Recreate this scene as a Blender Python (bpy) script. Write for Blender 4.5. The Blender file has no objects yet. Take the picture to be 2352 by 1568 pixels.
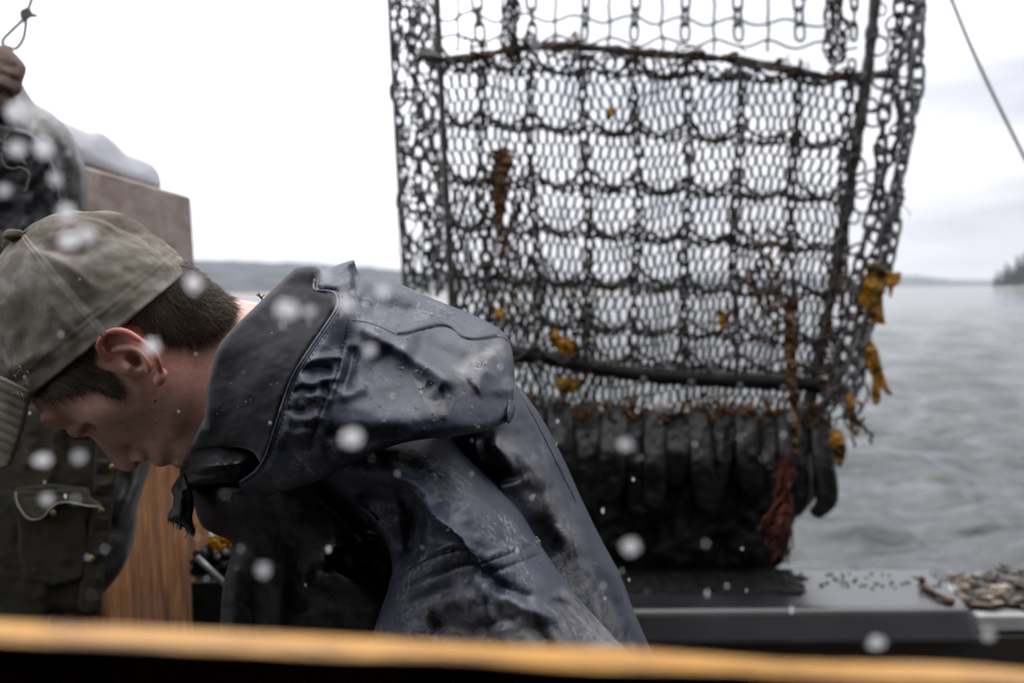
import bpy, bmesh, math, random
import numpy as np
from mathutils import Vector, Matrix, noise, geometry
from mathutils.bvhtree import BVHTree

R = math.radians
S = bpy.context.scene
COL = S.collection
random.seed(7)
RNG = np.random.default_rng(7)

# ------------------------------------------------------------------ camera
VW, VH, F = 2352.0, 1568.0, 2287.0          # pixel frame used for measuring the photograph (35 mm lens)
CAMZ = 2.3                                   # metres above the water
cam = bpy.data.cameras.new('camera')
cam.lens = 35.0
cam.sensor_width = 36.0
cam.clip_start = 0.02
cam.clip_end = 12000.0
cam.dof.use_dof = True
cam.dof.focus_distance = 0.80
cam.dof.aperture_fstop = 5.0
cam.dof.aperture_blades = 7
camo = bpy.data.objects.new('camera', cam)
COL.objects.link(camo)
camo.matrix_world = Matrix.Translation((0, 0, CAMZ)) @ Matrix.Rotation(R(90 - 3.1), 4, 'X') @ Matrix.Rotation(R(-0.4), 4, 'Z')
S.camera = camo
CM = np.array(camo.matrix_world)

# ------------------------------------------------------------------ world, sun, exposure
world = bpy.data.worlds.new('World')
S.world = world
world.use_nodes = True
nt = world.node_tree
nt.nodes.clear()
def wn(t, **k):
    n = nt.nodes.new(t)
    for a, b in k.items():
        setattr(n, a, b)
    return n
SUN_EL, SUN_AZ = 74.0, 25.0
sky = wn('ShaderNodeTexSky', sky_type='NISHITA', sun_disc=False)
sky.sun_elevation = R(SUN_EL)
sky.sun_rotation = R(SUN_AZ)
sky.air_density = 1.0
sky.dust_density = 4.0
hs = wn('ShaderNodeHueSaturation')
hs.inputs['Saturation'].default_value = 0.25
nt.links.new(sky.outputs[0], hs.inputs['Color'])
bg1 = wn('ShaderNodeBackground')
bg1.inputs[1].default_value = 0.10
nt.links.new(hs.outputs[0], bg1.inputs[0])
tc = wn('ShaderNodeTexCoord')
mp = wn('ShaderNodeMapping')
mp.inputs['Scale'].default_value = (2.2, 2.2, 9.0)
mp.inputs['Location'].default_value = (0.3, 0.1, 0.2)
nz = wn('ShaderNodeTexNoise')
nz.inputs['Scale'].default_value = 1.5
nz.inputs['Detail'].default_value = 5.0
nz.inputs['Roughness'].default_value = 0.55
cr = wn('ShaderNodeValToRGB')
cr.color_ramp.elements[0].position = 0.36
cr.color_ramp.elements[0].color = (0.66, 0.68, 0.76, 1)
cr.color_ramp.elements[1].position = 0.60
cr.color_ramp.elements[1].color = (1.06, 1.07, 1.12, 1)
nt.links.new(tc.outputs['Generated'], mp.inputs[0])
nt.links.new(mp.outputs[0], nz.inputs['Vector'])
nt.links.new(nz.outputs['Fac'], cr.inputs[0])
# the cloud deck is brightest overhead to the left, thinner and greyer to the right
sx = wn('ShaderNodeSeparateXYZ')
nt.links.new(tc.outputs['Generated'], sx.inputs[0])
mr = wn('ShaderNodeMapRange')
mr.inputs['From Min'].default_value = -0.35
mr.inputs['From Max'].default_value = 0.45
mr.inputs['To Min'].default_value = 1.30
mr.inputs['To Max'].default_value = 0.66
nt.links.new(sx.outputs['X'], mr.inputs['Value'])
bg2 = wn('ShaderNodeBackground')
nt.links.new(cr.outputs[0], bg2.inputs[0])
# an overcast sky grows brighter from the horizon to the zenith
mz = wn('ShaderNodeMapRange')
mz.inputs['From Min'].default_value = 0.0
mz.inputs['From Max'].default_value = 1.0
mz.inputs['To Min'].default_value = 1.0
mz.inputs['To Max'].default_value = 2.9
nt.links.new(sx.outputs['Z'], mz.inputs['Value'])
mm = wn('ShaderNodeMath', operation='MULTIPLY')
nt.links.new(mr.outputs[0], mm.inputs[0])
nt.links.new(mz.outputs[0], mm.inputs[1])
# ... and brighter on the sun's side than behind the viewer
my = wn('ShaderNodeMapRange')
my.inputs['From Min'].default_value = -0.85
my.inputs['From Max'].default_value = 0.55
my.inputs['To Min'].default_value = 0.22
my.inputs['To Max'].default_value = 1.0
nt.links.new(sx.outputs['Y'], my.inputs['Value'])
m2 = wn('ShaderNodeMath', operation='MULTIPLY')
nt.links.new(mm.outputs[0], m2.inputs[0])
nt.links.new(my.outputs[0], m2.inputs[1])
nt.links.new(m2.outputs[0], bg2.inputs[1])
mx = wn('ShaderNodeMixShader')
mx.inputs[0].default_value = 0.86
nt.links.new(bg1.outputs[0], mx.inputs[1])
nt.links.new(bg2.outputs[0], mx.inputs[2])
wo = wn('ShaderNodeOutputWorld')
nt.links.new(mx.outputs[0], wo.inputs[0])

sl = bpy.data.lights.new('sun', 'SUN')
sl.energy = 1.5
sl.angle = R(60)
sl.color = (1.0, 0.97, 0.93)
slo = bpy.data.objects.new('sun', sl)
COL.objects.link(slo)
# the lamp shines from the same azimuth and elevation as the sky's sun (high behind the clouds)
sd = Vector((math.sin(R(SUN_AZ)) * math.cos(R(SUN_EL)), math.cos(R(SUN_AZ)) * math.cos(R(SUN_EL)), math.sin(R(SUN_EL))))
slo.rotation_euler = sd.to_track_quat('Z', 'Y').to_euler()

S.view_settings.view_transform = 'Standard'
S.view_settings.look = 'None'
S.view_settings.exposure = 0.5
S.view_settings.gamma = 1.0
S.render.engine = 'CYCLES'
S.cycles.use_denoising = True
S.cycles.max_bounces = 8
S.cycles.transparent_max_bounces = 8
S.cycles.sample_clamp_indirect = 6.0

# ------------------------------------------------------------------ helpers
def PA(a):
    """photo pixel x, pixel y, distance in metres -> world points"""
    a = np.asarray(a, float).reshape(-1, 3)
    d = a[:, 2]
    l = np.stack([(a[:, 0] - VW / 2) / F * d, -(a[:, 1] - VH / 2) / F * d, -d, np.ones(len(a))], 1)
    return (l @ CM.T)[:, :3]

def P(x, y, d):
    return Vector(PA([(x, y, d)])[0])

def G(x, y, z):
    """where the ray through a photo pixel meets the horizontal plane at height z"""
    o = Vector((0, 0, CAMZ))
    v = P(x, y, 1.0) - o
    return o + v * ((z - CAMZ) / v.z)

def tag(o, label=None, cat=None, group=None, kind=None):
    if label: o['label'] = label
    if cat: o['category'] = cat
    if group: o['group'] = group
    if kind: o['kind'] = kind
    return o

def empty(name, loc, label=None, cat=None, group=None):
    o = bpy.data.objects.new(name, None)
    o.empty_display_size = 0.05
    COL.objects.link(o)
    o.location = loc
    return tag(o, label, cat, group)

def link(name, me, m, parent=None, smooth=True):
    me.validate()
    if smooth:
        me.polygons.foreach_set('use_smooth', [True] * len(me.polygons))
    o = bpy.data.objects.new(name, me)
    if m is not None:
        me.materials.append(m)
    COL.objects.link(o)
    if parent is not None:
        o.parent = parent
        L = Vector(parent.location)
        pp = parent.parent
        if pp is not None:
            L = L + Vector(pp.location)
        if L.length > 0:
            me.transform(Matrix.Translation(-L))
    me.update()
    return o

def mesh_obj(name, V, Fc, m, parent=None, smooth=True):
    me = bpy.data.meshes.new(name)
    me.from_pydata([tuple(map(float, v)) for v in V], [], [tuple(map(int, f)) for f in Fc])
    return link(name, me, m, parent, smooth)

def smoothline(pts, n=8, closed=False):
    p = np.asarray(pts, float)
    k = len(p)
    out = []
    rng = range(k if closed else k - 1)
    for i in rng:
        if closed:
            a, b, c, d = p[(i - 1) % k], p[i], p[(i + 1) % k], p[(i + 2) % k]
        else:
            a, b, c, d = p[max(i - 1, 0)], p[i], p[i + 1], p[min(i + 2, k - 1)]
        for j in range(n):
            t = j / n
            out.append(0.5 * ((2 * b) + (c - a) * t + (2 * a - 5 * b + 4 * c - d) * t * t + (-a + 3 * b - 3 * c + d) * t ** 3))
    if not closed:
        out.append(p[-1])
    return np.array(out)

def resample(pts, step):
    p = np.asarray(pts, float)
    s = np.concatenate([[0], np.cumsum(np.linalg.norm(np.diff(p, axis=0), axis=1))])
    n = max(2, int(round(s[-1] / step)) + 1)
    q = np.linspace(0, s[-1], n)
    return np.stack([np.interp(q, s, p[:, i]) for i in range(p.shape[1])], 1)

class MB:
    def __init__(self):
        self.V, self.F = [], []
    def add(self, V, Fc):
        o = len(self.V)
        self.V.extend([tuple(v) for v in V])
        self.F.extend([tuple(i + o for i in f) for f in Fc])
    def tube(self, pts, r, n=6, cap=True):
        p = np.asarray(pts, float)
        k = len(p)
        rr = np.full(k, r) if np.isscalar(r) else np.asarray(r, float)
        t = np.gradient(p, axis=0)
        t /= np.linalg.norm(t, axis=1)[:, None] + 1e-12
        u = np.cross(t[0], (0.31, 0.2, 0.93))
        if np.linalg.norm(u) < 0.1: u = np.cross(t[0], (1, 0, 0))
        V = []
        for i in range(k):
            u = u - t[i] * np.dot(u, t[i])
            u /= np.linalg.norm(u) + 1e-12
            w = np.cross(t[i], u)
            for j in range(n):
                a = 2 * math.pi * j / n
                V.append(p[i] + rr[i] * (u * math.cos(a) + w * math.sin(a)))
        Fc = [(i * n + j, i * n + (j + 1) % n, (i + 1) * n + (j + 1) % n, (i + 1) * n + j) for i in range(k - 1) for j in range(n)]
        if cap:
            Fc += [tuple(range(n - 1, -1, -1)), tuple((k - 1) * n + j for j in range(n))]
        self.add(V, Fc)
    def ring(self, c, ax, up, L, Wd, r, n=14, m=6):
        """a chain link: a stadium L long (along up) and Wd wide, wire radius r; ax is the normal of its plane"""
        c, ax, up = np.asarray(c, float), np.asarray(ax, float), np.asarray(up, float)
        up = up / np.linalg.norm(up)
        ax = ax - up * np.dot(ax, up)
        ax /= np.linalg.norm(ax) + 1e-12
        sd_ = np.cross(ax, up)
        V = []
        for i in range(n):
            a = 2 * math.pi * i / n
            ca, sa = math.cos(a), math.sin(a)
            h = max(L - Wd, 0) / 2
            ctr = c + sd_ * (ca * Wd / 2) + up * (sa * Wd / 2 + (h if sa > 0.01 else (-h if sa < -0.01 else 0)))
            rad = sd_ * ca + up * sa
            for j in range(m):
                b = 2 * math.pi * j / m
                V.append(ctr + r * (rad * math.cos(b) + ax * math.sin(b)))
        Fc = [(i * m + j, ((i + 1) % n) * m + j, ((i + 1) % n) * m + (j + 1) % m, i * m + (j + 1) % m) for i in range(n) for j in range(m)]
        self.add(V, Fc)
    def box(self, a, b):
        (x0, y0, z0), (x1, y1, z1) = a, b
        self.hexa([(x0, y0, z0), (x1, y0, z0), (x1, y1, z0), (x0, y1, z0), (x0, y0, z1), (x1, y0, z1), (x1, y1, z1), (x0, y1, z1)])
    def hexa(self, v):
        self.add(v, [(0, 3, 2, 1), (4, 5, 6, 7), (0, 1, 5, 4), (1, 2, 6, 5), (2, 3, 7, 6), (3, 0, 4, 7)])
    def lump(self, c, rx, ry, rz, seed=0, amp=0.25, n=8):
        V, Fc = [], []
        for i in range(n + 1):
            th = math.pi * i / n
            for j in range(n):
                ph = 2 * math.pi * j / n
                d = Vector((math.sin(th) * math.cos(ph), math.sin(th) * math.sin(ph), math.cos(th)))
                k = 1 + amp * noise.noise(d * 1.7 + Vector((seed * 3.1, seed * 1.7, 0)))
                V.append((c[0] + d.x * rx * k, c[1] + d.y * ry * k, c[2] + d.z * rz * k))
        for i in range(n):
            for j in range(n):
                Fc.append((i * n + j, (i + 1) * n + j, (i + 1) * n + (j + 1) % n, i * n + (j + 1) % n))
        self.add(V, Fc)
    def build(self, name, m, parent=None, smooth=True):
        return mesh_obj(name, self.V, self.F, m, parent, smooth)

def bevel(o, w, seg=2):
    b = o.modifiers.new('bevel', 'BEVEL')
    b.width = w
    b.segments = seg
    b.limit_method = 'ANGLE'
    return o

# --- scalar noise on arrays
def fbm(x, y, scale, seed=0, octv=3):
    out = np.zeros(len(x))
    for i in range(len(x)):
        out[i] = noise.fractal(Vector((x[i] / scale, y[i] / scale, seed * 7.31)), 0.9, 2.0, octv)
    return out

def seg_dist(px, py, line):
    """distance to a polyline, position 0..1 along it, and side (+1 left of its direction on screen)"""
    a, b = line[:-1], line[1:]
    ab = b - a
    L2 = (ab ** 2).sum(1) + 1e-9
    best = np.full(len(px), 1e9); tt = np.zeros(len(px)); side = np.zeros(len(px))
    cs = np.concatenate([[0], np.cumsum(np.sqrt(L2))])
    for i in range(len(a)):
        dx, dy = px - a[i, 0], py - a[i, 1]
        t = np.clip((dx * ab[i, 0] + dy * ab[i, 1]) / L2[i], 0, 1)
        ex, ey = dx - t * ab[i, 0], dy - t * ab[i, 1]
        d = np.sqrt(ex * ex + ey * ey)
        m = d < best
        best[m] = d[m]
        tt[m] = (cs[i] + t[m] * math.sqrt(L2[i])) / cs[-1]
        side[m] = np.sign(ab[i, 1] * dx[m] - ab[i, 0] * dy[m])
    return best, tt, side

def strokes_bump(x, y, strokes):
    """folds worked into cloth: (kind, polyline, height in m, width in px); 'r' rounded ridge or valley, 's' overlapped seam step, 'c' sharp crease"""
    b = np.zeros(len(x))
    for kind, pts, amp, wid in strokes:
        ln = smoothline(pts, 6)
        lo, hi = ln.min(0) - 4 * wid, ln.max(0) + 4 * wid
        m = (x > lo[0]) & (x < hi[0]) & (y > lo[1]) & (y < hi[1])
        if not m.any(): continue
        d, t, s = seg_dist(x[m], y[m], ln)
        tap = np.clip(np.minimum(t, 1 - t) / 0.22, 0, 1)
        tap = tap * tap * (3 - 2 * tap)
        u = d / wid
        if kind == 'r':
            v = amp * tap * np.exp(-u * u)
        elif kind == 'c':
            v = amp * tap * np.exp(-1.6 * u)
        else:
            v = amp * np.sqrt(tap) * np.where(s > 0, np.exp(-0.5 * u), 0.0)
        b[m] += v
    return b

def tps(ctrl):
    c = np.asarray(ctrl, float)
    n = len(c)
    s = 300.0
    X = c[:, :2] / s
    def K(a, b):
        r2 = ((a[:, None, :] - b[None, :, :]) ** 2).sum(2)
        return 0.5 * r2 * np.log(r2 + 1e-9)
    A = np.zeros((n + 3, n + 3))
    A[:n, :n] = K(X, X) + np.eye(n) * 1e-4
    A[:n, n] = 1; A[:n, n + 1:] = X
    A[n:, :n] = A[:n, n:].T
    w = np.linalg.solve(A + np.eye(n + 3) * 1e-9, np.concatenate([c[:, 2], np.zeros(3)]))
    def f(x, y):
        q = np.stack([x, y], 1) / s
        return K(q, X) @ w[:n] + w[n] + q @ w[n + 1:]
    return f

def inside(px, py, poly):
    r = np.zeros(len(px), bool)
    j = len(poly) - 1
    for i in range(len(poly)):
        xi, yi = poly[i]; xj, yj = poly[j]
        c = ((yi > py) != (yj > py)) & (px < (xj - xi) * (py - yi) / (yj - yi + 1e-12) + xi)
        r ^= c
        j = i
    return r

def pillow(name, outline, ctrl, m, parent=None, R_=40.0, E=0.02, B=0.02, strokes=(), nz=None, step=6.0, smooth_n=6, free=False, wet=(), salt=()):
    """a piece of cloth or a soft body cut to an outline: its own front relief (depth control points, rolled edges, folds), a back, and closed edges"""
    ol = smoothline(outline, smooth_n, True)
    ol = resample(np.vstack([ol, ol[:1]]), step)[:-1]
    lo, hi = ol.min(0), ol.max(0)
    gx, gy = np.meshgrid(np.arange(lo[0], hi[0], step), np.arange(lo[1], hi[1], step * 0.87))
    gx[1::2] += step / 2
    gx, gy = gx.ravel(), gy.ravel()
    ins = inside(gx, gy, ol)
    gx, gy = gx[ins], gy[ins]
    cl = np.vstack([ol, ol[:1]])
    d, _, _ = seg_dist(gx, gy, cl)
    k = d > step * 0.7
    gx, gy, d = gx[k], gy[k], d[k]
    nb = len(ol)
    xs = np.concatenate([ol[:, 0], gx]); ys = np.concatenate([ol[:, 1], gy])
    d = np.concatenate([np.zeros(nb), d])
    vc = [Vector((a, b)) for a, b in zip(xs, ys)]
    rv, re, rf, ov, oe, of = geometry.delaunay_2d_cdt(vc, [(i, (i + 1) % nb) for i in range(nb)], [list(range(nb))], 1, 1e-4)
    xs = np.array([v.x for v in rv]); ys = np.array([v.y for v in rv])
    dd = np.zeros(len(rv)); isb = np.zeros(len(rv), bool)
    for i, src in enumerate(ov):
        if src:
            dd[i] = d[src[0]]
            isb[i] = src[0] < nb
        else:
            isb[i] = True
    base = tps(ctrl)(xs, ys)
    u = np.clip(dd / R_, 0, 1)
    roll = np.sqrt(np.clip(1 - (1 - u) ** 2, 0, 1))
    fr = base + E * (1 - roll)
    bump = strokes_bump(xs, ys, strokes) if strokes else np.zeros(len(xs))
    if nz:
        for amp, sc, seed in nz:
            bump += amp * fbm(xs, ys, sc, seed)
    edge = np.ones(len(xs)) if free else np.clip(dd / 14.0, 0, 1)
    front = fr - bump * edge
    back = base + E + B * roll - (bump if free else 0)
    if free: back = front + B * roll + 0.0
    n = len(xs)
    bi = -np.ones(n, int)
    extra = []
    for i in range(n):
        if isb[i]: bi[i] = i
        else:
            bi[i] = n + len(extra)
            extra.append((xs[i], ys[i], back[i]))
    V = np.vstack([np.stack([xs, ys, front], 1)] + ([np.array(extra)] if extra else []))
    V = PA(V)
    # screen y points down: reverse so that fronts face the viewer
    Fc = []
    for f in rf:
        a, b, c = [Vector((xs[i], ys[i])) for i in f[:3]]
        ccw = (b - a).cross(c - a) > 0
        ff = tuple(f) if not ccw else tuple(reversed(f))
        Fc.append(ff)
        Fc.append(tuple(reversed([bi[i] for i in ff])))
    o = mesh_obj(name, V, Fc, m, parent)
    FR[name] = BVHTree.FromPolygons([Vector((x, y, -z * 2600.0)) for x, y, z in zip(xs, ys, front)], [tuple(f) for f in rf])
    if len(wet):
        w = np.zeros(len(o.data.vertices))
        for pl in wet:
            pl = smoothline(pl, 4, True)
            dw, _, _ = seg_dist(xs, ys, np.vstack([pl, pl[:1]]))
            w[:n] = np.maximum(w[:n], np.where(inside(xs, ys, pl), np.clip(dw / 2.5 + .5, 0, 1), np.clip(.5 - dw / 2.5, 0, 1)))
        vcol(o, 'wet', w)
    if len(salt):
        w = np.zeros(len(o.data.vertices))
        for pl, wd in salt:
            ds, _, _ = seg_dist(xs, ys, smoothline(pl, 4))
            w[:n] = np.maximum(w[:n], np.clip(1.15 - ds / wd, 0, 1))
        vcol(o, 'salt', w)
    return o
FR = {}
def vcol(o, name, vals):
    a = o.data.color_attributes.new(name, 'FLOAT_COLOR', 'POINT')
    c = np.ones((len(vals), 4), np.float32); c[:, :3] = np.asarray(vals)[:, None]
    a.data.foreach_set('color', c.ravel())
def drape(fr, x, y, off=0.0):
    h = FR[fr].ray_cast(Vector((x, y, 1e5)), Vector((0, 0, -1)))
    return None if h[0] is None else -h[0].z / 2600.0 - off
def tape(mb, fr, pts, hw, off=.0009, step=4.0):
    """a flat taped seam laid on a piece of cloth"""
    ln = resample(smoothline([(p[0], p[1], q) for p, q in zip(pts, hw if hasattr(hw, '__len__') else [hw] * len(pts))], 6), step)
    rows = []
    for i in range(len(ln)):
        t = ln[min(i + 1, len(ln) - 1), :2] - ln[max(i - 1, 0), :2]
        t = t / (np.linalg.norm(t) + 1e-9); nn = np.array([-t[1], t[0]])
        r = []
        for k_, o_ in ((-1.0, -.0004), (-.86, off), (0, off * 1.05), (.86, off), (1.0, -.0004)):
            q = ln[i, :2] + nn * ln[i, 2] * k_
            d_ = drape(fr, q[0], q[1], o_)
            if d_ is None: break
            r.append((q[0], q[1], d_))
        if len(r) == 5: rows.append(PA(r))
    V = [v for r in rows for v in r]
    mb.add(V, [(i * 5 + j, i * 5 + j + 1, (i + 1) * 5 + j + 1, (i + 1) * 5 + j) for i in range(len(rows) - 1) for j in range(4)])
def cord(mb, fr, pts, r, off=.0, step=4.0):
    ln = resample(smoothline(pts, 6), step)
    q = [(x, y, drape(fr, x, y, off)) for x, y in ln]
    q = [v for v in q if v[2] is not None]
    if len(q) > 1: mb.tube(PA(q), r, 5)

# --- implicit surfaces (bodies) : smooth unions evaluated on a grid, then surface nets
class SDF:
    def __init__(self, lo, hi, h):
        self.lo, self.h = np.array(lo, float), h
        self.n = np.ceil((np.array(hi, float) - self.lo) / h).astype(int) + 1
        self.v = np.full(self.n, 1e3, np.float32)
    def _sub(self, lo, hi):
        a = np.clip(np.floor((np.array(lo) - self.lo) / self.h).astype(int), 0, self.n)
        b = np.clip(np.ceil((np.array(hi) - self.lo) / self.h).astype(int) + 1, 0, self.n)
        sl = tuple(slice(i, j) for i, j in zip(a, b))
        ax = [(self.lo[i] + self.h * np.arange(a[i], b[i])).astype(np.float32) for i in range(3)]
        return sl, np.meshgrid(*ax, indexing='ij', sparse=True)
    def _mix(self, sl, d, k, cut=False):
        a = self.v[sl]
        if cut:
            h = np.clip(0.5 - 0.5 * (a + d) / k, 0, 1)
            self.v[sl] = a * (1 - h) - d * h + k * h * (1 - h)
        else:
            h = np.clip(0.5 + 0.5 * (a - d) / k, 0, 1)
            self.v[sl] = a * (1 - h) + d * h - k * h * (1 - h)
    def ell(self, c, r, k=20, ax=None, cut=False):
        c = np.array(c, float); rm = max(r) + k * 1.5 + 3 * self.h
        sl, (X, Y, Z) = self._sub(c - rm, c + rm)
        X, Y, Z = X - c[0], Y - c[1], Z - c[2]
        if ax is not None:      # ax: unit vector in the xy plane for the first radius
            X, Y = X * ax[0] + Y * ax[1], -X * ax[1] + Y * ax[0]
        k0 = np.sqrt((X / r[0]) ** 2 + (Y / r[1]) ** 2 + (Z / r[2]) ** 2) + 1e-6
        k1 = np.sqrt((X / r[0] ** 2) ** 2 + (Y / r[1] ** 2) ** 2 + (Z / r[2] ** 2) ** 2) + 1e-9
        self._mix(sl, k0 * (k0 - 1) / k1, k, cut)
    def cap(self, a, b, ra, rb, k=20, sz=1.0, cut=False):
        a, b = np.array(a, float), np.array(b, float)
        rm = max(ra, rb) * max(1, sz) + k * 1.5 + 3 * self.h
        sl, (X, Y, Z) = self._sub(np.minimum(a, b) - rm, np.maximum(a, b) + rm)
        ab = b - a; L2 = (ab ** 2).sum() + 1e-9
        dx, dy, dz = X - a[0], Y - a[1], Z - a[2]
        t = np.clip((dx * ab[0] + dy * ab[1] + dz * ab[2]) / L2, 0, 1)
        q = np.sqrt((dx - t * ab[0]) ** 2 + (dy - t * ab[1]) ** 2 + ((dz - t * ab[2]) / sz) ** 2)
        self._mix(sl, q - (ra + (rb - ra) * t), k, cut)
    def mesh(self):
        v = self.v
        s = v < 0
        c = np.zeros(np.array(v.shape) - 1, int)
        pos = np.zeros(c.shape + (3,), np.float32); cnt = np.zeros(c.shape, np.float32)
        nx, ny, nz_ = c.shape
        corners = [(i, j, k) for i in (0, 1) for j in (0, 1) for k in (0, 1)]
        tot = sum(s[i:i + nx, j:j + ny, k:k + nz_].astype(np.int8) for i, j, k in corners)
        act = np.argwhere((tot > 0) & (tot < 8))
        idx = -np.ones(c.shape, int)
        idx[tuple(act.T)] = np.arange(len(act))
        acc = np.zeros((len(act), 3)); num = np.zeros(len(act))
        for axis in range(3):
            for p in (0, 1):
                for q in (0, 1):
                    o = [p, q]; o.insert(axis, 0)
                    e = list(o); e[axis] = 1
                    A = v[tuple((act + o).T)]; Bv = v[tuple((act + e).T)]
                    m = (A < 0) != (Bv < 0)
                    t = np.where(m, A / np.where(m, A - Bv, 1), 0)
                    pt = act + np.array(o) + np.eye(3)[axis] * t[:, None]
                    acc[m] += pt[m]; num[m] += 1
        V = self.lo + self.h * (acc / num[:, None])
        Fc = []
        for axis in range(3):
            b, c2 = [(1, 2), (2, 0), (0, 1)][axis]
            sh = list(v.shape); 
            A = s.take(range(sh[axis] - 1), axis); Bq = s.take(range(1, sh[axis]), axis)
            e = np.argwhere(A != Bq)
            e = e[(e[:, b] > 0) & (e[:, c2] > 0) & (e[:, b] < sh[b] - 1) & (e[:, c2] < sh[c2] - 1)]
            db, dc = np.eye(3, dtype=int)[b], np.eye(3, dtype=int)[c2]
            q = np.stack([idx[tuple((e - x).T)] for x in (db + dc, dc, 0 * db, db)], 1)
            fl = s[tuple(e.T)]
            q[~fl] = q[~fl][:, ::-1]
            Fc.append(q)
        return V, np.vstack(Fc)

def px_mesh(name, V, Fc, d0, m, parent=None):
    """vertices given in photo pixels with z pixels towards the viewer from distance d0"""
    Vp = np.stack([V[:, 0], V[:, 1], d0 - V[:, 2] * d0 / F], 1)
    # the pixel frame is mirrored (y down, z to viewer is kept): turn faces
    o = mesh_obj(name, PA(Vp), Fc[:, ::-1], m, parent)
    return fix_normals(o)

def fix_normals(o):
    b = bmesh.new(); b.from_mesh(o.data)
    bmesh.ops.recalc_face_normals(b, faces=b.faces)
    b.to_mesh(o.data); b.free()
    return o

# ------------------------------------------------------------------ materials
class NT:
    def __init__(self, name):
        self.m = bpy.data.materials.new(name)
        self.m.use_nodes = True
        self.t = self.m.node_tree
        self.p = self.t.nodes['Principled BSDF']
    def n(self, t, ins=None, **k):
        x = self.t.nodes.new(t)
        for a, b in k.items(): setattr(x, a, b)
        for a, b in (ins or {}).items():
            if hasattr(b, 'is_output'): self.t.links.new(b, x.inputs[a])
            else: x.inputs[a].default_value = b
        return x
    def set(self, **k):
        for a, b in k.items():
            a = a.replace('_', ' ')
            if hasattr(b, 'is_output'): self.t.links.new(b, self.p.inputs[a])
            else: self.p.inputs[a].default_value = b
        return self
    def coord(self, scale=(1, 1, 1), rot=(0, 0, 0)):
        c = self.n('ShaderNodeTexCoord')
        return self.n('ShaderNodeMapping', {'Vector': c.outputs['Object'], 'Scale': scale, 'Rotation': rot}).outputs[0]
    def noise(self, vec, scale, detail=4, rough=0.55, dist=0.0):
        return self.n('ShaderNodeTexNoise', {'Vector': vec, 'Scale': scale, 'Detail': detail, 'Roughness': rough, 'Distortion': dist}).outputs['Fac']
    def ramp(self, fac, *stops):
        r = self.n('ShaderNodeValToRGB', {0: fac})
        e = r.color_ramp.elements
        while len(e) < len(stops): e.new(0.5)
        for i, (p, c) in enumerate(stops):
            e[i].position = p
            e[i].color = (c, c, c, 1) if np.isscalar(c) else (*c, 1)
        return r.outputs[0]
    def mix(self, fac, a, b):
        x = self.n('ShaderNodeMix', data_type='RGBA')
        for i, v in ((0, fac), (6, a), (7, b)):
            if hasattr(v, 'is_output'): self.t.links.new(v, x.inputs[i])
            else: x.inputs[i].default_value = v if i == 0 else (*v, 1)
        return x.outputs[2]
    def math(self, op, a, b):
        x = self.n('ShaderNodeMath', operation=op)
        for i, v in ((0, a), (1, b)):
            if hasattr(v, 'is_output'): self.t.links.new(v, x.inputs[i])
            else: x.inputs[i].default_value = v
        return x.outputs[0]
    def bump(self, h, strength=0.3, dist=0.001, prev=None):
        ins = {'Height': h, 'Strength': strength, 'Distance': dist}
        if prev is not None: ins['Normal'] = prev
        b = self.n('ShaderNodeBump', ins).outputs[0]
        self.t.links.new(b, self.p.inputs['Normal'])
        return b

def plain(name, col, rough=0.6, var=0.3, scale=30.0, bump=0.0, metal=0.0, spec=0.5, bscale=None):
    t = NT(name); v = t.coord()
    f = t.noise(v, scale)
    lo = tuple(c * (1 - var) for c in col); hi = tuple(min(1, c * (1 + var)) for c in col)
    t.set(Base_Color=t.ramp(f, (0.3, lo), (0.7, hi)), Roughness=rough, Metallic=metal)
    t.p.inputs['Specular IOR Level'].default_value = spec
    if bump: t.bump(t.noise(v, bscale or scale * 3, 5), 0.6, bump)
    return t.m

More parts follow.
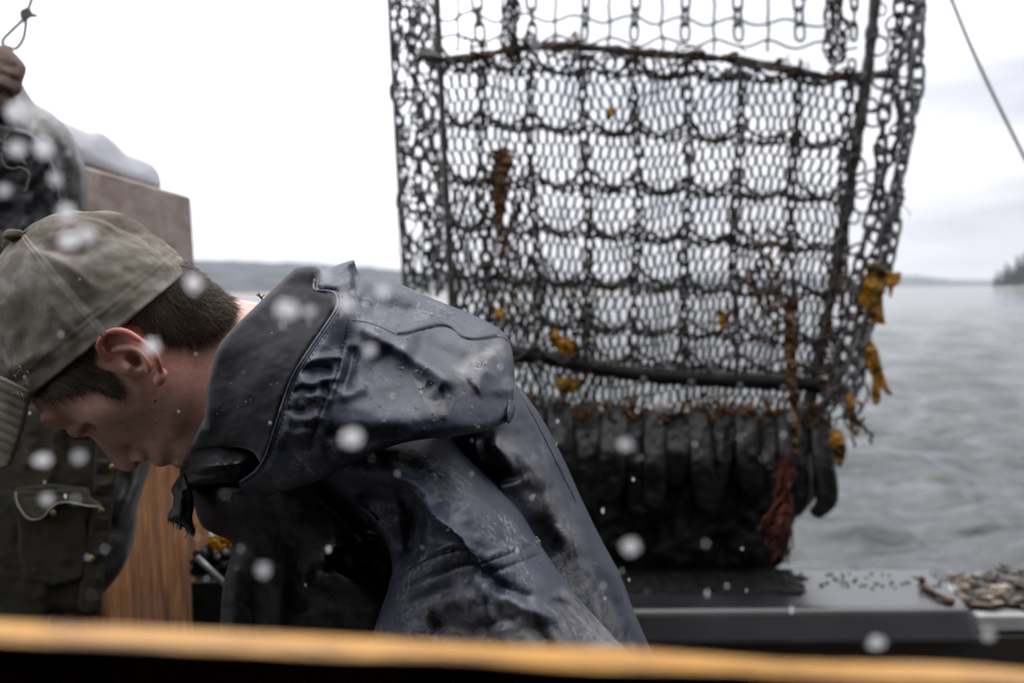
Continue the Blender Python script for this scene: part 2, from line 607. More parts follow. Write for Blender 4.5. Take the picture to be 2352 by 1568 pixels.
def rubber_cloth(name, base, wet=0.45, scuff=0.5, seed=0.0, spec=0.45):
    t = NT(name)
    v = t.coord()
    big = t.noise(v, 7.0, 3, 0.5)
    med = t.noise(t.coord((1, 1, 1), (seed, 0.4, 1)), 34.0, 6, 0.65)
    fine = t.noise(v, 260.0, 4, 0.7)
    # dried salt and rubbed patches, clustered
    salt = t.math('MULTIPLY', t.ramp(med, (0.47, 0.0), (0.62, 1.0)), t.ramp(big, (0.46, 0.06), (0.62, 1.0)))
    salt = t.math('MULTIPLY', salt, t.ramp(fine, (0.45, 0.0), (0.62, 1.0)))
    vor = t.n('ShaderNodeTexVoronoi', {'Vector': v, 'Scale': 95.0}, feature='F1').outputs['Distance']
    spk = t.ramp(vor, (0.05, 1.0), (0.12, 0.0))
    spk = t.math('MULTIPLY', spk, t.ramp(med, (0.50, 0.0), (0.62, 0.7)))
    # long fine scratches
    scr = t.noise(t.coord((90, 14, 40), (0.5, 0.2, 0.7)), 3.0, 3, 0.5)
    scr = t.math('MULTIPLY', t.ramp(scr, (0.62, 0.0), (0.70, 0.5)), t.ramp(big, (0.48, 0.0), (0.62, 1.0)))
    f = t.math('MULTIPLY', t.math('MAXIMUM', t.math('MAXIMUM', salt, spk), scr), scuff)
    col = t.mix(t.ramp(big, (0.3, 0.0), (0.7, 1.0)), tuple(c * 0.8 for c in base), tuple(c * 1.25 for c in base))
    col = t.mix(f, col, (0.30, 0.29, 0.295))
    wets = t.ramp(t.noise(t.coord((1, 1, 1), (1, 2, seed)), 13.0, 4, 0.6), (0.50, 0.0), (0.62, 1.0))
    rough = t.n('ShaderNodeMapRange', {'Value': wets, 'To Min': 0.50, 'To Max': 0.50 - wet * 0.5}).outputs[0]
    rough = t.math('ADD', rough, t.math('MULTIPLY', f, 0.3))
    wv = t.n('ShaderNodeVertexColor', layer_name='wet').outputs[0]
    sv = t.n('ShaderNodeVertexColor', layer_name='salt').outputs[0]
    blot = t.ramp(t.noise(t.coord((1, 1, 1), (2, 1, seed)), 48.0, 6, 0.7, 0.8), (0.38, 0.0), (0.62, 1.0))
    sv = t.math('MULTIPLY', t.math('MULTIPLY', sv, blot), 0.75)
    col = t.mix(sv, col, (0.20, 0.195, 0.185))
    rough = t.math('ADD', rough, t.math('MULTIPLY', sv, 0.2))
    col = t.mix(t.math('MULTIPLY', wv, 0.85), col, tuple(c * 0.18 for c in base))
    rough = t.math('MULTIPLY', rough, t.math('SUBTRACT', 1.0, t.math('MULTIPLY', wv, 0.72)))
    t.set(Base_Color=col, Roughness=rough)
    t.p.inputs['Specular IOR Level'].default_value = spec
    rg = t.n('ShaderNodeTexNoise', {'Vector': t.coord((1, 1, 1.4), (0.3, 0.8, 0.2)), 'Scale': 16.0, 'Detail': 5.0, 'Roughness': 0.5, 'Distortion': 0.6}, noise_type='RIDGED_MULTIFRACTAL').outputs['Fac']
    b = t.bump(t.math('MULTIPLY', rg, t.ramp(big, (0.36, 0.15), (0.62, 1.0))), 0.26, 0.005)
    b = t.bump(t.noise(v, 420.0, 3, 0.6), 0.25, 0.0006, b)
    bead = t.n('ShaderNodeTexVoronoi', {'Vector': v, 'Scale': 70.0, 'Randomness': 1.0}, feature='F1').outputs['Distance']
    bead = t.math('MULTIPLY', t.ramp(bead, (0.0, 1.0), (0.22, 0.0)), t.ramp(t.noise(v, 21.0, 3), (0.53, 0.0), (0.6, 1.0)))
    t.bump(bead, 0.5, 0.0012, b)
    return t.m

M = {}
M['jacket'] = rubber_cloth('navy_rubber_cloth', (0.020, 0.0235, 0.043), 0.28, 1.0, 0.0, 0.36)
M['jacket_dark'] = rubber_cloth('wet_shaded_rubber', (0.0045, 0.0045, 0.006), 0.6, 0.10, 2.0, 0.4)  # near-black base puts the shade on the jacket front into the colour
M['jacket_far'] = rubber_cloth('dark_waxed_cloth', (0.026, 0.024, 0.022), 0.35, 0.3, 1.0)

def felt():
    t = NT('hood_lining_felt'); v = t.coord()
    lint = t.n('ShaderNodeTexVoronoi', {'Vector': v, 'Scale': 120.0}, feature='F1').outputs['Distance']
    lint = t.math('MULTIPLY', t.ramp(lint, (0.05, 1.0), (0.10, 0.0)), t.ramp(t.noise(v, 40.0, 4), (0.52, 0.0), (0.6, 1.0)))
    c = t.ramp(t.noise(v, 900.0, 2), (0.3, (0.016, 0.0155, 0.018)), (0.7, (0.034, 0.032, 0.037)))
    t.set(Base_Color=t.mix(lint, c, (0.3, 0.29, 0.28)), Roughness=0.95)
    t.p.inputs['Specular IOR Level'].default_value = 0.15
    t.p.inputs['Sheen Weight'].default_value = 0.25
    t.p.inputs['Sheen Roughness'].default_value = 0.4
    t.bump(t.noise(v, 1400.0, 2), 0.4, 0.0006)
    return t.m
M['felt'] = felt()

def skin():
    t = NT('skin'); v = t.coord()
    a = t.noise(v, 24.0, 4, 0.6)
    b = t.noise(v, 160.0, 3, 0.6)
    c = t.ramp(a, (0.30, (0.62, 0.335, 0.255)), (0.70, (0.76, 0.465, 0.375)))
    c = t.mix(t.ramp(b, (0.35, 0.0), (0.75, 0.35)), c, (0.34, 0.14, 0.10))
    mole = t.n('ShaderNodeTexVoronoi', {'Vector': v, 'Scale': 42.0}, feature='F1').outputs['Distance']
    mole = t.math('MULTIPLY', t.ramp(mole, (0.045, 1.0), (0.075, 0.0)), 0.8)
    c = t.mix(mole, c, (0.10, 0.045, 0.03))
    vc = t.n('ShaderNodeVertexColor', layer_name='flush')
    c = t.mix(vc.outputs[0], c, (0.50, 0.090, 0.070))
    st = t.n('ShaderNodeVertexColor', layer_name='stubble')
    sp = t.math('MULTIPLY', t.ramp(t.noise(v, 1300.0, 1), (0.50, 0.0), (0.62, 1.0)), st.outputs[0])
    c = t.mix(t.math('MULTIPLY', sp, 0.4), c, (0.06, 0.04, 0.03))
    t.set(Base_Color=c, Roughness=t.ramp(b, (0.3, 0.38), (0.7, 0.56)))
    t.p.inputs['Subsurface Weight'].default_value = 0.06
    t.p.inputs['Subsurface Radius'].default_value = (1.0, 0.35, 0.2)
    t.p.inputs['Subsurface Scale'].default_value = 0.006
    bb = t.bump(t.noise(v, 600.0, 3, 0.7), 0.5, 0.0010)
    t.bump(t.noise(v, 110.0, 4, 0.6), 0.35, 0.0018, bb)
    return t.m
M['skin'] = skin()
_t = NT('brown_hair')
_gi = _t.n('ShaderNodeNewGeometry')
_t.set(Base_Color=_t.ramp(_gi.outputs['Random Per Island'], (0.0, (0.022, 0.015, 0.010)), (0.55, (0.085, 0.058, 0.038)), (1.0, (0.24, 0.175, 0.12))), Roughness=0.5)
M['hair'] = _t.m

M['hair_dark'] = plain('dark_hair_roots', (0.030, 0.021, 0.014), 0.9, 0.5, 300.0, 0.0, 0.0, 0.1)

def cap_cloth():
    t = NT('faded_olive_twill'); v = t.coord()
    w = t.n('ShaderNodeTexWave', {'Vector': t.coord((1, 1, 1), (0.0, R(-30), 0.0)), 'Scale': 250.0, 'Distortion': 2.2, 'Detail': 2.0, 'Detail Scale': 2.0}, wave_type='BANDS', bands_direction='Z').outputs['Fac']
    dirt = t.noise(v, 14.0, 5, 0.65)
    fade = t.noise(t.coord((1, 1, 1), (1, 0, 2)), 32.0, 5, 0.65)
    c = t.ramp(dirt, (0.34, (0.055, 0.042, 0.030)), (0.48, (0.165, 0.142, 0.115)), (0.66, (0.34, 0.315, 0.285)))
    c = t.mix(t.ramp(fade, (0.35, 0.55), (0.65, 0.0)), c, (0.085, 0.072, 0.052))
    c = t.mix(t.math('MULTIPLY', t.ramp(w, (0.15, 1.0), (0.55, 0.0)), 0.38), c, (0.055, 0.05, 0.04))
    worn = t.n('ShaderNodeVertexColor', layer_name='worn')
    c = t.mix(t.math('MULTIPLY', worn.outputs[0], 0.6), c, (0.33, 0.31, 0.27))
    t.set(Base_Color=c, Roughness=0.9)
    t.p.inputs['Specular IOR Level'].default_value = 0.2
    b = t.bump(w, 0.4, 0.0005)
    t.bump(t.noise(v, 75.0, 5, 0.7), 0.5, 0.0025, b)
    return t.m
M['cap'] = cap_cloth()
M['cap_thread'] = plain('straw_thread', (0.36, 0.30, 0.20), 0.9, 0.3)
M['cap_under'] = plain('cap_dark_tape', (0.03, 0.028, 0.022), 0.9)

def plywood():
    t = NT('plywood_lit_top'); v = t.coord()
    g = t.noise(t.coord((1, 3.2, 0.5)), 7.0, 6, 0.62, 3.2)
    g2 = t.noise(t.coord((3, 16, 0.9)), 6.0, 4, 0.6, 1.2)
    c = t.ramp(g, (0.30, (0.13, 0.042, 0.010)), (0.47, (0.32, 0.125, 0.036)), (0.62, (0.45, 0.205, 0.072)))
    c = t.mix(t.ramp(g2, (0.42, 0.0), (0.58, 0.85)), c, (0.085, 0.030, 0.008))
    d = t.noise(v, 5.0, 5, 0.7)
    c = t.mix(t.ramp(d, (0.5, 0.0), (0.7, 0.35)), c, (0.26, 0.17, 0.12))
    # the lit upper boards' veiled grey is painted in, with a ragged lower limit
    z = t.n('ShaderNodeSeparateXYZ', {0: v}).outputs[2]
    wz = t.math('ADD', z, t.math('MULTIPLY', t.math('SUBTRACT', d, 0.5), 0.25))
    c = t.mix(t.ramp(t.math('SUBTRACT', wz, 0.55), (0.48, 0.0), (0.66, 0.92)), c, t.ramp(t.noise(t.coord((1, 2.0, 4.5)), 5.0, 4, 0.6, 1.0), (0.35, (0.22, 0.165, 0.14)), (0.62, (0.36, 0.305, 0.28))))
    t.set(Base_Color=c, Roughness=0.75)
    t.bump(g2, 0.4, 0.002)
    return t.m
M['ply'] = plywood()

def sill_wood():
    t = NT('orange_varnished_wood'); v = t.coord()
    g = t.noise(t.coord((6, 60, 60)), 4.0, 5, 0.6, 0.6)
    k = t.noise(t.coord((14, 40, 40)), 3.0, 5, 0.65)
    c = t.ramp(g, (0.3, (0.50, 0.20, 0.015)), (0.52, (0.80, 0.39, 0.055)), (0.75, (0.85, 0.50, 0.12)))
    c = t.mix(t.ramp(k, (0.48, 0.0), (0.62, 0.85)), c, (0.16, 0.05, 0.008))
    t.set(Base_Color=c, Roughness=0.45)
    return t.m
M['sill'] = sill_wood()
M['cabin_in'] = plain('dark_cabin_paint', (0.010, 0.0095, 0.009), 0.7, 0.3, 8.0)
M['cabin_out'] = plain('weathered_cabin_boards', (0.05, 0.045, 0.038), 0.8, 0.35, 9.0)

def steel():
    t = NT('rusty_wet_steel'); v = t.coord()
    a = t.noise(v, 26.0, 5, 0.65)
    b = t.noise(v, 120.0, 4, 0.6)
    c = t.ramp(a, (0.35, (0.022, 0.017, 0.014)), (0.55, (0.055, 0.047, 0.043)), (0.72, (0.085, 0.040, 0.022)))
    t.set(Base_Color=c, Roughness=t.ramp(b, (0.35, 0.32), (0.7, 0.6)), Metallic=0.1)
    t.bump(b, 0.5, 0.002)
    return t.m
M['steel'] = steel()
M['chain'] = plain('grey_galvanised_chain', (0.10, 0.097, 0.098), 0.36, 0.45, 45.0, 0.0015, 0.15)
M['net'] = plain('dark_tarred_twine', (0.022, 0.017, 0.012), 0.6, 0.5, 25.0, 0.001, 0.0, 0.25)
M['flap'] = plain('wet_black_rubber_flap', (0.0065, 0.006, 0.0056), 0.42, 0.4, 12.0, 0.003, 0.0, 0.3, 30)
M['dark'] = plain('wet_dark_weed_mass', (0.006, 0.005, 0.004), 0.6, 0.6, 20.0, 0.01, 0.0, 0.15, 30)

def kelp(name, c0, c1, tr=0.35):
    t = NT(name); v = t.coord()
    c = t.ramp(t.noise(v, 22.0, 5, 0.65), (0.40, c0), (0.56, c1))
    t.set(Base_Color=c, Roughness=0.3)
    tl = t.n('ShaderNodeBsdfTranslucent', {'Color': c})
    mxs = t.n('ShaderNodeMixShader', {0: tr, 1: t.p.outputs[0], 2: tl.outputs[0]})
    t.t.links.new(mxs.outputs[0], t.t.nodes['Material Output'].inputs[0])
    t.bump(t.noise(v, 60.0, 3), 0.5, 0.003)
    return t.m
M['kelp'] = kelp('yellow_brown_kelp', (0.075, 0.032, 0.006), (0.60, 0.33, 0.025), 0.6)
M['kelp_dark'] = kelp('dark_brown_kelp', (0.035, 0.017, 0.006), (0.15, 0.065, 0.012), 0.2)
M['redweed'] = kelp('red_seaweed', (0.05, 0.010, 0.006), (0.20, 0.036, 0.018), 0.3)
M['rail'] = plain('wet_grey_rail_paint', (0.020, 0.0195, 0.021), 0.30, 0.45, 9.0, 0.0008, 0.0, 0.4, 40)
M['rail'].node_tree.nodes['Principled BSDF'].inputs['Coat Weight'].default_value = 0.25
M['rail'].node_tree.nodes['Principled BSDF'].inputs['Coat Roughness'].default_value = 0.12
M['hull'] = plain('dark_bulwark_paint', (0.012, 0.009, 0.005), 0.6, 0.4, 9.0)
M['white_plank'] = plain('worn_white_paint', (0.34, 0.335, 0.33), 0.6, 0.2, 14.0)
M['deck'] = plain('wet_dark_deck', (0.030, 0.026, 0.020), 0.4, 0.4, 6.0)
_t = NT('brown_shell_debris')
_gi = _t.n('ShaderNodeNewGeometry')
_t.set(Base_Color=_t.ramp(_gi.outputs['Random Per Island'], (0.0, (0.012, 0.009, 0.006)), (0.6, (0.045, 0.030, 0.018)), (0.92, (0.12, 0.08, 0.045)), (1.0, (0.30, 0.25, 0.19))), Roughness=0.45)
M['debris'] = _t.m
M['tarp'] = plain('pale_grey_tarpaulin', (0.27, 0.27, 0.30), 0.55, 0.12, 7.0, 0.004, 0.0, 0.4, 12)
M['rope'] = plain('grey_rope', (0.17, 0.165, 0.17), 0.8, 0.25, 40.0)
M['olive'] = plain('olive_work_shirt', (0.026, 0.024, 0.016), 0.9, 0.2, 18.0, 0.0008, 0.0, 0.2, 900)
M['olive_pale'] = plain('pale_flap_edge', (0.16, 0.155, 0.13), 0.85, 0.2, 30.0, 0.0006, 0.0, 0.2, 900)
M['button'] = plain('brass_button', (0.20, 0.14, 0.06), 0.4, 0.3, 80.0, 0.0, 0.6)
M['corduroy'] = plain('brown_corduroy', (0.085, 0.052, 0.036), 0.9, 0.35, 30.0, 0.002)
M['trouser'] = plain('dark_oilskin', (0.02, 0.022, 0.02), 0.5, 0.3, 8.0)
M['hill'] = plain('spruce_covered_hill', (0.050, 0.058, 0.066), 0.95, 0.5, 0.06)
M['shore'] = plain('pale_shore_rock', (0.30, 0.25, 0.19), 0.9, 0.3, 0.05)
M['bark'] = plain('spruce_bark', (0.06, 0.045, 0.035), 0.9, 0.3, 4.0)
M['needles'] = plain('spruce_needles', (0.022, 0.027, 0.020), 0.85, 0.5, 1.5)

def water():
    t = NT('sea_water'); v = t.coord()
    big = t.noise(v, 0.05, 3)
    c = t.ramp(big, (0.3, (0.017, 0.023, 0.023)), (0.7, (0.034, 0.041, 0.042)))
    t.set(Base_Color=c, Roughness=0.11, IOR=1.333)
    a = t.noise(t.coord((1.0, 1.7, 1)), 5.0, 4, 0.55, 0.4)
    b = t.bump(a, 0.4, 0.035)
    t.bump(t.noise(t.coord((0.6, 1.6, 1)), 0.9, 4, 0.6), 0.6, 0.18, b)
    return t.m
M['water'] = water()

def drop_mat(clear=0.02):
    t = NT('sky_white_drop')  # white scattering body stands in for sky light refracted through clear water
    t.set(Base_Color=(0.95, 0.95, 0.97, 1), Roughness=0.05, IOR=1.333)
    tl = t.n('ShaderNodeBsdfTranslucent', {'Color': (0.96, 0.96, 0.98, 1)})
    tr = t.n('ShaderNodeBsdfTransparent')
    a = t.n('ShaderNodeMixShader', {0: 0.88, 1: t.p.outputs[0], 2: tl.outputs[0]})
    lw = t.n('ShaderNodeLayerWeight', {'Blend': 0.25})
    a = t.n('ShaderNodeMixShader', {0: t.math('ADD', t.math('MULTIPLY', lw.outputs['Facing'], 0.5), clear), 1: a.outputs[0], 2: tr.outputs[0]})
    t.t.links.new(a.outputs[0], t.t.nodes['Material Output'].inputs[0])
    return t.m
M['drop'] = drop_mat()
M['drop_dim'] = drop_mat(0.55)
_t = NT('clear_water_bead'); _t.set(Base_Color=(0.9, 0.9, 0.93, 1), Roughness=0.03, IOR=1.333)
_t.p.inputs['Transmission Weight'].default_value = 0.9
M['bead'] = _t.m

# ================================================================== THE SETTING
def make_water():
    rs = [2.0]
    while rs[-1] < 6000: rs.append(rs[-1] * (1.0085 if rs[-1] < 120 else 1.025))
    rs = np.array(rs)
    th = np.radians(np.linspace(-112, 112, 620))
    Rr, T = np.meshgrid(rs, th, indexing='ij')
    X, Y = Rr * np.sin(T), Rr * np.cos(T)
    Z = np.zeros_like(X)
    cell = np.maximum(Rr * (th[1] - th[0]), np.gradient(rs)[:, None])
    g = np.random.default_rng(3)
    for i in range(46):
        lam = 0.42 * (1.085 ** i) * g.uniform(0.9, 1.1)
        k = 2 * math.pi / lam
        a = math.radians(g.normal(80, 34))           # crests run roughly across the view
        amp = 0.0155 * lam ** 0.40 if lam < 3.5 else 0.015 / (lam / 3.5) ** 0.4
        fade = np.clip((lam / cell - 2.5) / 3, 0, 1)
        ph = k * (X * math.cos(a) + Y * math.sin(a)) + g.uniform(0, 6.28)
        Z += amp * fade * (np.sin(ph) + 0.25 * np.sin(2 * ph + 0.6))
    n0, n1 = X.shape
    V = np.stack([X.ravel(), Y.ravel(), Z.ravel()], 1)
    idx = np.arange(n0 * n1).reshape(n0, n1)
    q = np.stack([idx[:-1, :-1], idx[1:, :-1], idx[1:, 1:], idx[:-1, 1:]], -1).reshape(-1, 4)
    me = bpy.data.meshes.new('water')
    me.vertices.add(len(V)); me.vertices.foreach_set('co', V.ravel())
    me.loops.add(q.size); me.loops.foreach_set('vertex_index', q[:, ::-1].ravel())
    me.polygons.add(len(q)); me.polygons.foreach_set('loop_start', np.arange(0, q.size, 4))
    me.update(calc_edges=True)
    o = link('water', me, M['water'])
    if o.data.polygons[0].normal.z < 0: o.data.flip_normals()
    tag(o, 'choppy grey green sea water reaching to the far shore', 'water', kind='structure')
make_water()

def ridge(name, pts, depth, m, label, cat, seed, rough):
    """a long hill: (world x, world y, crest height) along its length"""
    p = resample(smoothline(pts, 6), 6.0)
    rows = 7
    V = []
    for i, (x, y, h) in enumerate(p):
        for j in range(rows):
            u = j / (rows - 1)
            f = math.sin(math.pi * min(u * 1.25, 1.0) / 2) if u < 0.8 else math.cos(math.pi * (u - 0.8) / 0.4)
            nn = noise.noise(Vector((x / 17, y / 17 + j * 1.3, seed))) + 0.6 * noise.noise(Vector((x / 5, j * 2.1, seed + 9)))
            V.append((x + 0.0, y + depth * u, -0.6 + max(0, (h + 0.6) * f + rough * nn * (u > 0.05) * min(1, h / 6))))
    n = len(p)
    Fc = [(i * rows + j, (i + 1) * rows + j, (i + 1) * rows + j + 1, i * rows + j + 1) for i in range(n - 1) for j in range(rows - 1)]
    o = mesh_obj(name, V, Fc, m, None, False)
    return tag(o, label, cat, kind='structure')

def at(px, dist, up_px=0.0):
    """world point over the water at photo column px, dist metres off; height from pixels above the horizon"""
    v = P(px, VH / 2, 1.0) - Vector((0, 0, CAMZ))
    k = dist / v.y
    return v.x * k, dist, up_px * dist / F
D1, D2 = 400.0, 1300.0
ridge('hill', [at(x, D1, u) for x, u in ((-1800, 100), (-700, 110), (-100, 108), (300, 102), (480, 92), (640, 86), (760, 76), (930, 62), (1150, 50), (1400, 40), (1650, 28), (1800, 4))], 160, M['hill'],
      'long hazy blue wooded hill across the water on the left', 'hill', 1.0, 1.6)
ridge('island', [at(x, D2, u) for x, u in ((1500, 20), (1750, 34), (1900, 28), (2010, 26), (2060, 11), (2110, 14), (2160, 27), (2230, 25), (2330, 15), (2700, 16), (3300, 10))], 220, M['hill'],
      'low dark island on the horizon at the right', 'island', 5.0, 1.5)
ridge('shore', [at(x, D1 - 25, u) for x, u in ((-1700, 6), (200, 5), (900, 4), (1200, 5), (1450, 4), (1600, 1))], 24, M['shore'],
      'thin pale strip of rocky shore under the hill', 'shore', 3.0, 0.5)
PD = 430.0
ridge('point', [at(x, PD, u) for x, u in ((2215, -10), (2290, -6), (2400, 2), (2700, 8), (3100, 8))], 50, M['shore'],
      'low rocky point of land on the right edge', 'point', 8.0, 0.4)

# --- conifers on the point: one tree with trunk and crown, then copies
def conifer():
    r = empty('spruce_tree', (0, 0, 0))
    b = MB(); b.tube([(0, 0, -1), (0.1, 0, 6), (0, 0.1, 13.0)], [0.28, 0.2, 0.05], 6)
    b.build('trunk', M['bark'], r)
    c = MB()
    g = random.Random(4)
    z = 1.6
    while z < 13.6:
        w = 2.3 * (1 - z / 14.2) ** 0.9 + 0.12
        k = 13
        for i in range(k):
            a = g.uniform(0, 6.28); l = w * g.uniform(0.6, 1.15); dz = -0.32 * l + g.uniform(-.2, .3)
            ca, sa = math.cos(a), math.sin(a)
            for q in range(4):
                t0 = q / 4; wd = 0.42 * (1 - t0) + 0.14
                cx, cy, cz = ca * l * (t0 + .2), sa * l * (t0 + .2), z + dz * (t0 + .2)
                c.add([(cx - sa * wd, cy + ca * wd, cz - .1), (cx + ca * .5, cy + sa * .5, cz - .2), (cx + sa * wd, cy - ca * wd, cz - .1), (cx, cy, cz + .32)], [(0, 1, 3), (1, 2, 3), (0, 3, 2)])
        z += 0.42
    c.build('crown', M['needles'], r, False)
    return r
def copy_tree(o, parent=None):
    c = o.copy(); COL.objects.link(c)
    if parent is not None: c.parent = parent
    for ch in o.children: copy_tree(ch, c)
    return c
spruce = conifer()
spots = [(2281, 26), (2290, 42), (2301, 38), (2309, 58), (2320, 50), (2327, 44), (2335, 74), (2343, 56), (2351, 82), (2362, 76), (2374, 66), (2390, 78)]
names = ['shortest spruce at the outer tip of the rocky point', 'second spruce in from the tip of the point', 'third spruce in from the tip of the point', 'fourth spruce in from the tip of the point',
         'tall spruce fifth in from the tip of the point', 'lower spruce between two tall ones on the point', 'tallest spruce near the right picture edge on the point', 'spruce just right of the tallest one on the point',
         'spruce cut by the right picture edge on the point', 'spruce behind the picture edge on the point', 'smaller spruce inland on the point', 'large spruce farthest inland on the point']
for i, (px, h) in enumerate(spots[:9]):
    o = spruce if i == 0 else copy_tree(spruce)
    x, y, _ = at(px, PD + 12 + (i * 7) % 13)
    o.location = (x, y, 0.6)
    k = h * PD / F / 13.4
    o.scale = (k, k, k)
    o.rotation_euler.z = i * 1.7
    tag(o, names[i], 'tree', 'spruce trees on the point')

# --- boat: deck, bulwark with its rail
ZR = CAMZ - 0.70
ZD = CAMZ - 1.15
b = MB(); b.box((-2.6, -1.8, ZD - 0.10), (2.6, 2.28, ZD))
tag(b.build('deck', M['deck'], None, False), 'dark wet deck of the fishing boat', 'deck', kind='structure')
bul = empty('bulwark', (0.6, 2.2, ZD), 'dark steel bulwark with a wet flat grey rail along the boat side', 'bulwark')
near_y, far_y = 2.10, 2.44
x1n = G(2292, 1428, ZR).x; x1f = G(2192, 1330, ZR).x
b = MB(); b.hexa([(-2.6, near_y + .05, ZD - .6), (2.6, near_y + .05, ZD - .6), (2.6, far_y - .04, ZD - .6), (-2.6, far_y - .04, ZD - .6),
                  (-2.6, near_y + .05, ZR - .075), (2.6, near_y + .05, ZR - .075), (2.6, far_y - .04, ZR - .075), (-2.6, far_y - .04, ZR - .075)])
b.build('side_plate', M['hull'], bul, False)
b = MB(); b.hexa([(-2.6, near_y, ZR - .072), (x1n, near_y, ZR - .072), (x1f, far_y, ZR - .072), (-2.6, far_y, ZR - .072),
                  (-2.6, near_y + .03, ZR), (x1n - .012, near_y + .03, ZR), (x1f - .01, far_y - .01, ZR), (-2.6, far_y - .01, ZR)])
bevel(b.build('rail_cap', M['rail'], bul, False), 0.014, 3)
b = MB()
b.box((x1f - .02, near_y + .07, ZR - .070), (2.6, far_y - .02, ZR - .032))
bevel(b.build('washboard', M['white_plank'], bul, False), 0.006, 2)

# ================================================================== WHEELHOUSE the picture is taken from
wh = empty('wheelhouse', (0, -0.6, ZD), 'dark wheelhouse with an orange wooden window sill across the bottom of the view', 'wheelhouse')
def sill_pt(x, y0, d): return P(x, y0, d)
far = [(-4200, 1214), (6600, 1750)]
near = [(-4200, 1285), (6600, 1763)]
df, dn = 0.246, 0.218
a0, a1 = P(far[0][0], far[0][1], df), P(far[1][0], far[1][1], df)
b0, b1 = P(near[0][0], near[0][1], dn), P(near[1][0], near[1][1], dn)
b = MB()
n = 110
top_f = [a0.lerp(a1, i / n) for i in range(n + 1)]
top_n = [b0.lerp(b1, i / n) for i in range(n + 1)]
V = []
for i in range(n + 1):
    w = 0.0010 * noise.noise(Vector((i * .31, 0, 3)))
    w2 = 0.0010 * noise.noise(Vector((i * .27, 5, 3)))
    f, e = top_f[i], top_n[i]
    V += [(f.x, f.y, f.z + w2), (e.x, e.y, e.z + w), (e.x, e.y, e.z - .012), (f.x, f.y, f.z - .012)]
Fc = []
for i in range(n):
    o = i * 4; p = o + 4
    Fc += [(o, p, p + 1, o + 1), (o + 1, p + 1, p + 2, o + 2), (o + 2, p + 2, p + 3, o + 3), (o + 3, p + 3, p, o)]
b.add(V, Fc); b.add([V[0], V[1], V[2], V[3]], [(0, 1, 2, 3)]); b.add(V[-4:], [(3, 2, 1, 0)])
fix_normals(b.build('window_sill', M['sill'], wh, False))
yi, yo = 0.205, 0.262           # inner and outer face of the front wall
def wallbox(x0, x1, z0, z1, name, m, y0=yi, y1=yo):
    k = MB(); k.box((x0, y0, z0), (x1, y1, z1)); return k.build(name, m, wh, False)
zl, zr = min(b0.z, b1.z), max(b0.z, b1.z)
b = MB()                        # wall below the sill follows its slope
for x0, x1, zz0, zz1 in ((b0.x, b1.x, b0.z - .0125, b1.z - .0125),):
    b.hexa([(x0, b0.y - .004, ZD), (x1, b1.y - .004, ZD), (x1, yo, ZD), (x0, yo, ZD), (x0, b0.y - .004, zz0), (x1, b1.y - .004, zz1), (x1, yo, zz1 - .002), (x0, yo, zz0 - .002)])
b.build('front_wall', M['cabin_in'], wh, False)
HW = 0.95
HT = 0.34
wallbox(-HW, b0.x - .001, ZD, CAMZ + .24, 'side_pier', M['cabin_out'])
wallbox(b1.x + .001, HW, ZD, CAMZ + .24, 'side_pier', M['cabin_out'])
wallbox(-HW, HW, CAMZ + .241, CAMZ + HT, 'window_header', M['cabin_out'])
wallbox(-HW - .03, -HW - .001, ZD, CAMZ + HT, 'side_wall', M['cabin_in'], -1.5, yo)
wallbox(HW + .001, HW + .03, ZD, CAMZ + HT, 'side_wall', M['cabin_in'], -1.5, yo)
wallbox(-HW, HW, ZD, CAMZ + HT, 'back_wall', M['cabin_in'], -1.53, -1.5)
wallbox(-HW - .1, HW + .1, CAMZ + HT + .001, CAMZ + HT + .04, 'roof', M['cabin_out'], -1.6, yo + .06)

# ================================================================== SHED / LOCKER on the left
PX = -0.648
lk = empty('plywood_locker', (PX - .4, 1.7, ZD), 'tall plywood locker on the left behind the two people', 'locker')
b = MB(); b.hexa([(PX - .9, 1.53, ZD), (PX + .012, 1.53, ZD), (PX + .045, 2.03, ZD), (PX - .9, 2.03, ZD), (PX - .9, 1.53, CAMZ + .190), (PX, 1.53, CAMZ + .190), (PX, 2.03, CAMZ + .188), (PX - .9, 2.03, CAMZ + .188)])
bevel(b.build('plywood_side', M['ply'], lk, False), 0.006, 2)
tp = pillow('tarpaulin_roll', [(-60, 245), (90, 262), (160, 285), (200, 302), (232, 304), (262, 325), (290, 352), (325, 366), (352, 380), (366, 402), (366, 434), (320, 424), (260, 405), (200, 384), (120, 372), (-60, 350)],
            [(-60, 300, 1.42), (100, 310, 1.52), (200, 345, 1.62), (300, 395, 1.80), (366, 410, 1.95), (150, 280, 1.60), (300, 360, 1.86)], M['tarp'], None, 40, 0.05, 0.16,
            [('r', [(60, 290), (180, 330), (300, 390)], .006, 16), ('r', [(150, 300), (230, 350), (340, 400)], -.006, 12)], [(.004, 40, 2)])
tag(tp, 'pale grey rolled tarpaulin lying on top of the plywood locker', 'tarpaulin')

# ================================================================== PERSON bent forward in the foreground
D0 = 0.86
per = empty('person', P(1050, 1568, 0.9) * 1.0, 'person in a faded olive cap and dark rubber jacket bent over with the hood down', 'person')
per.location.z = ZD

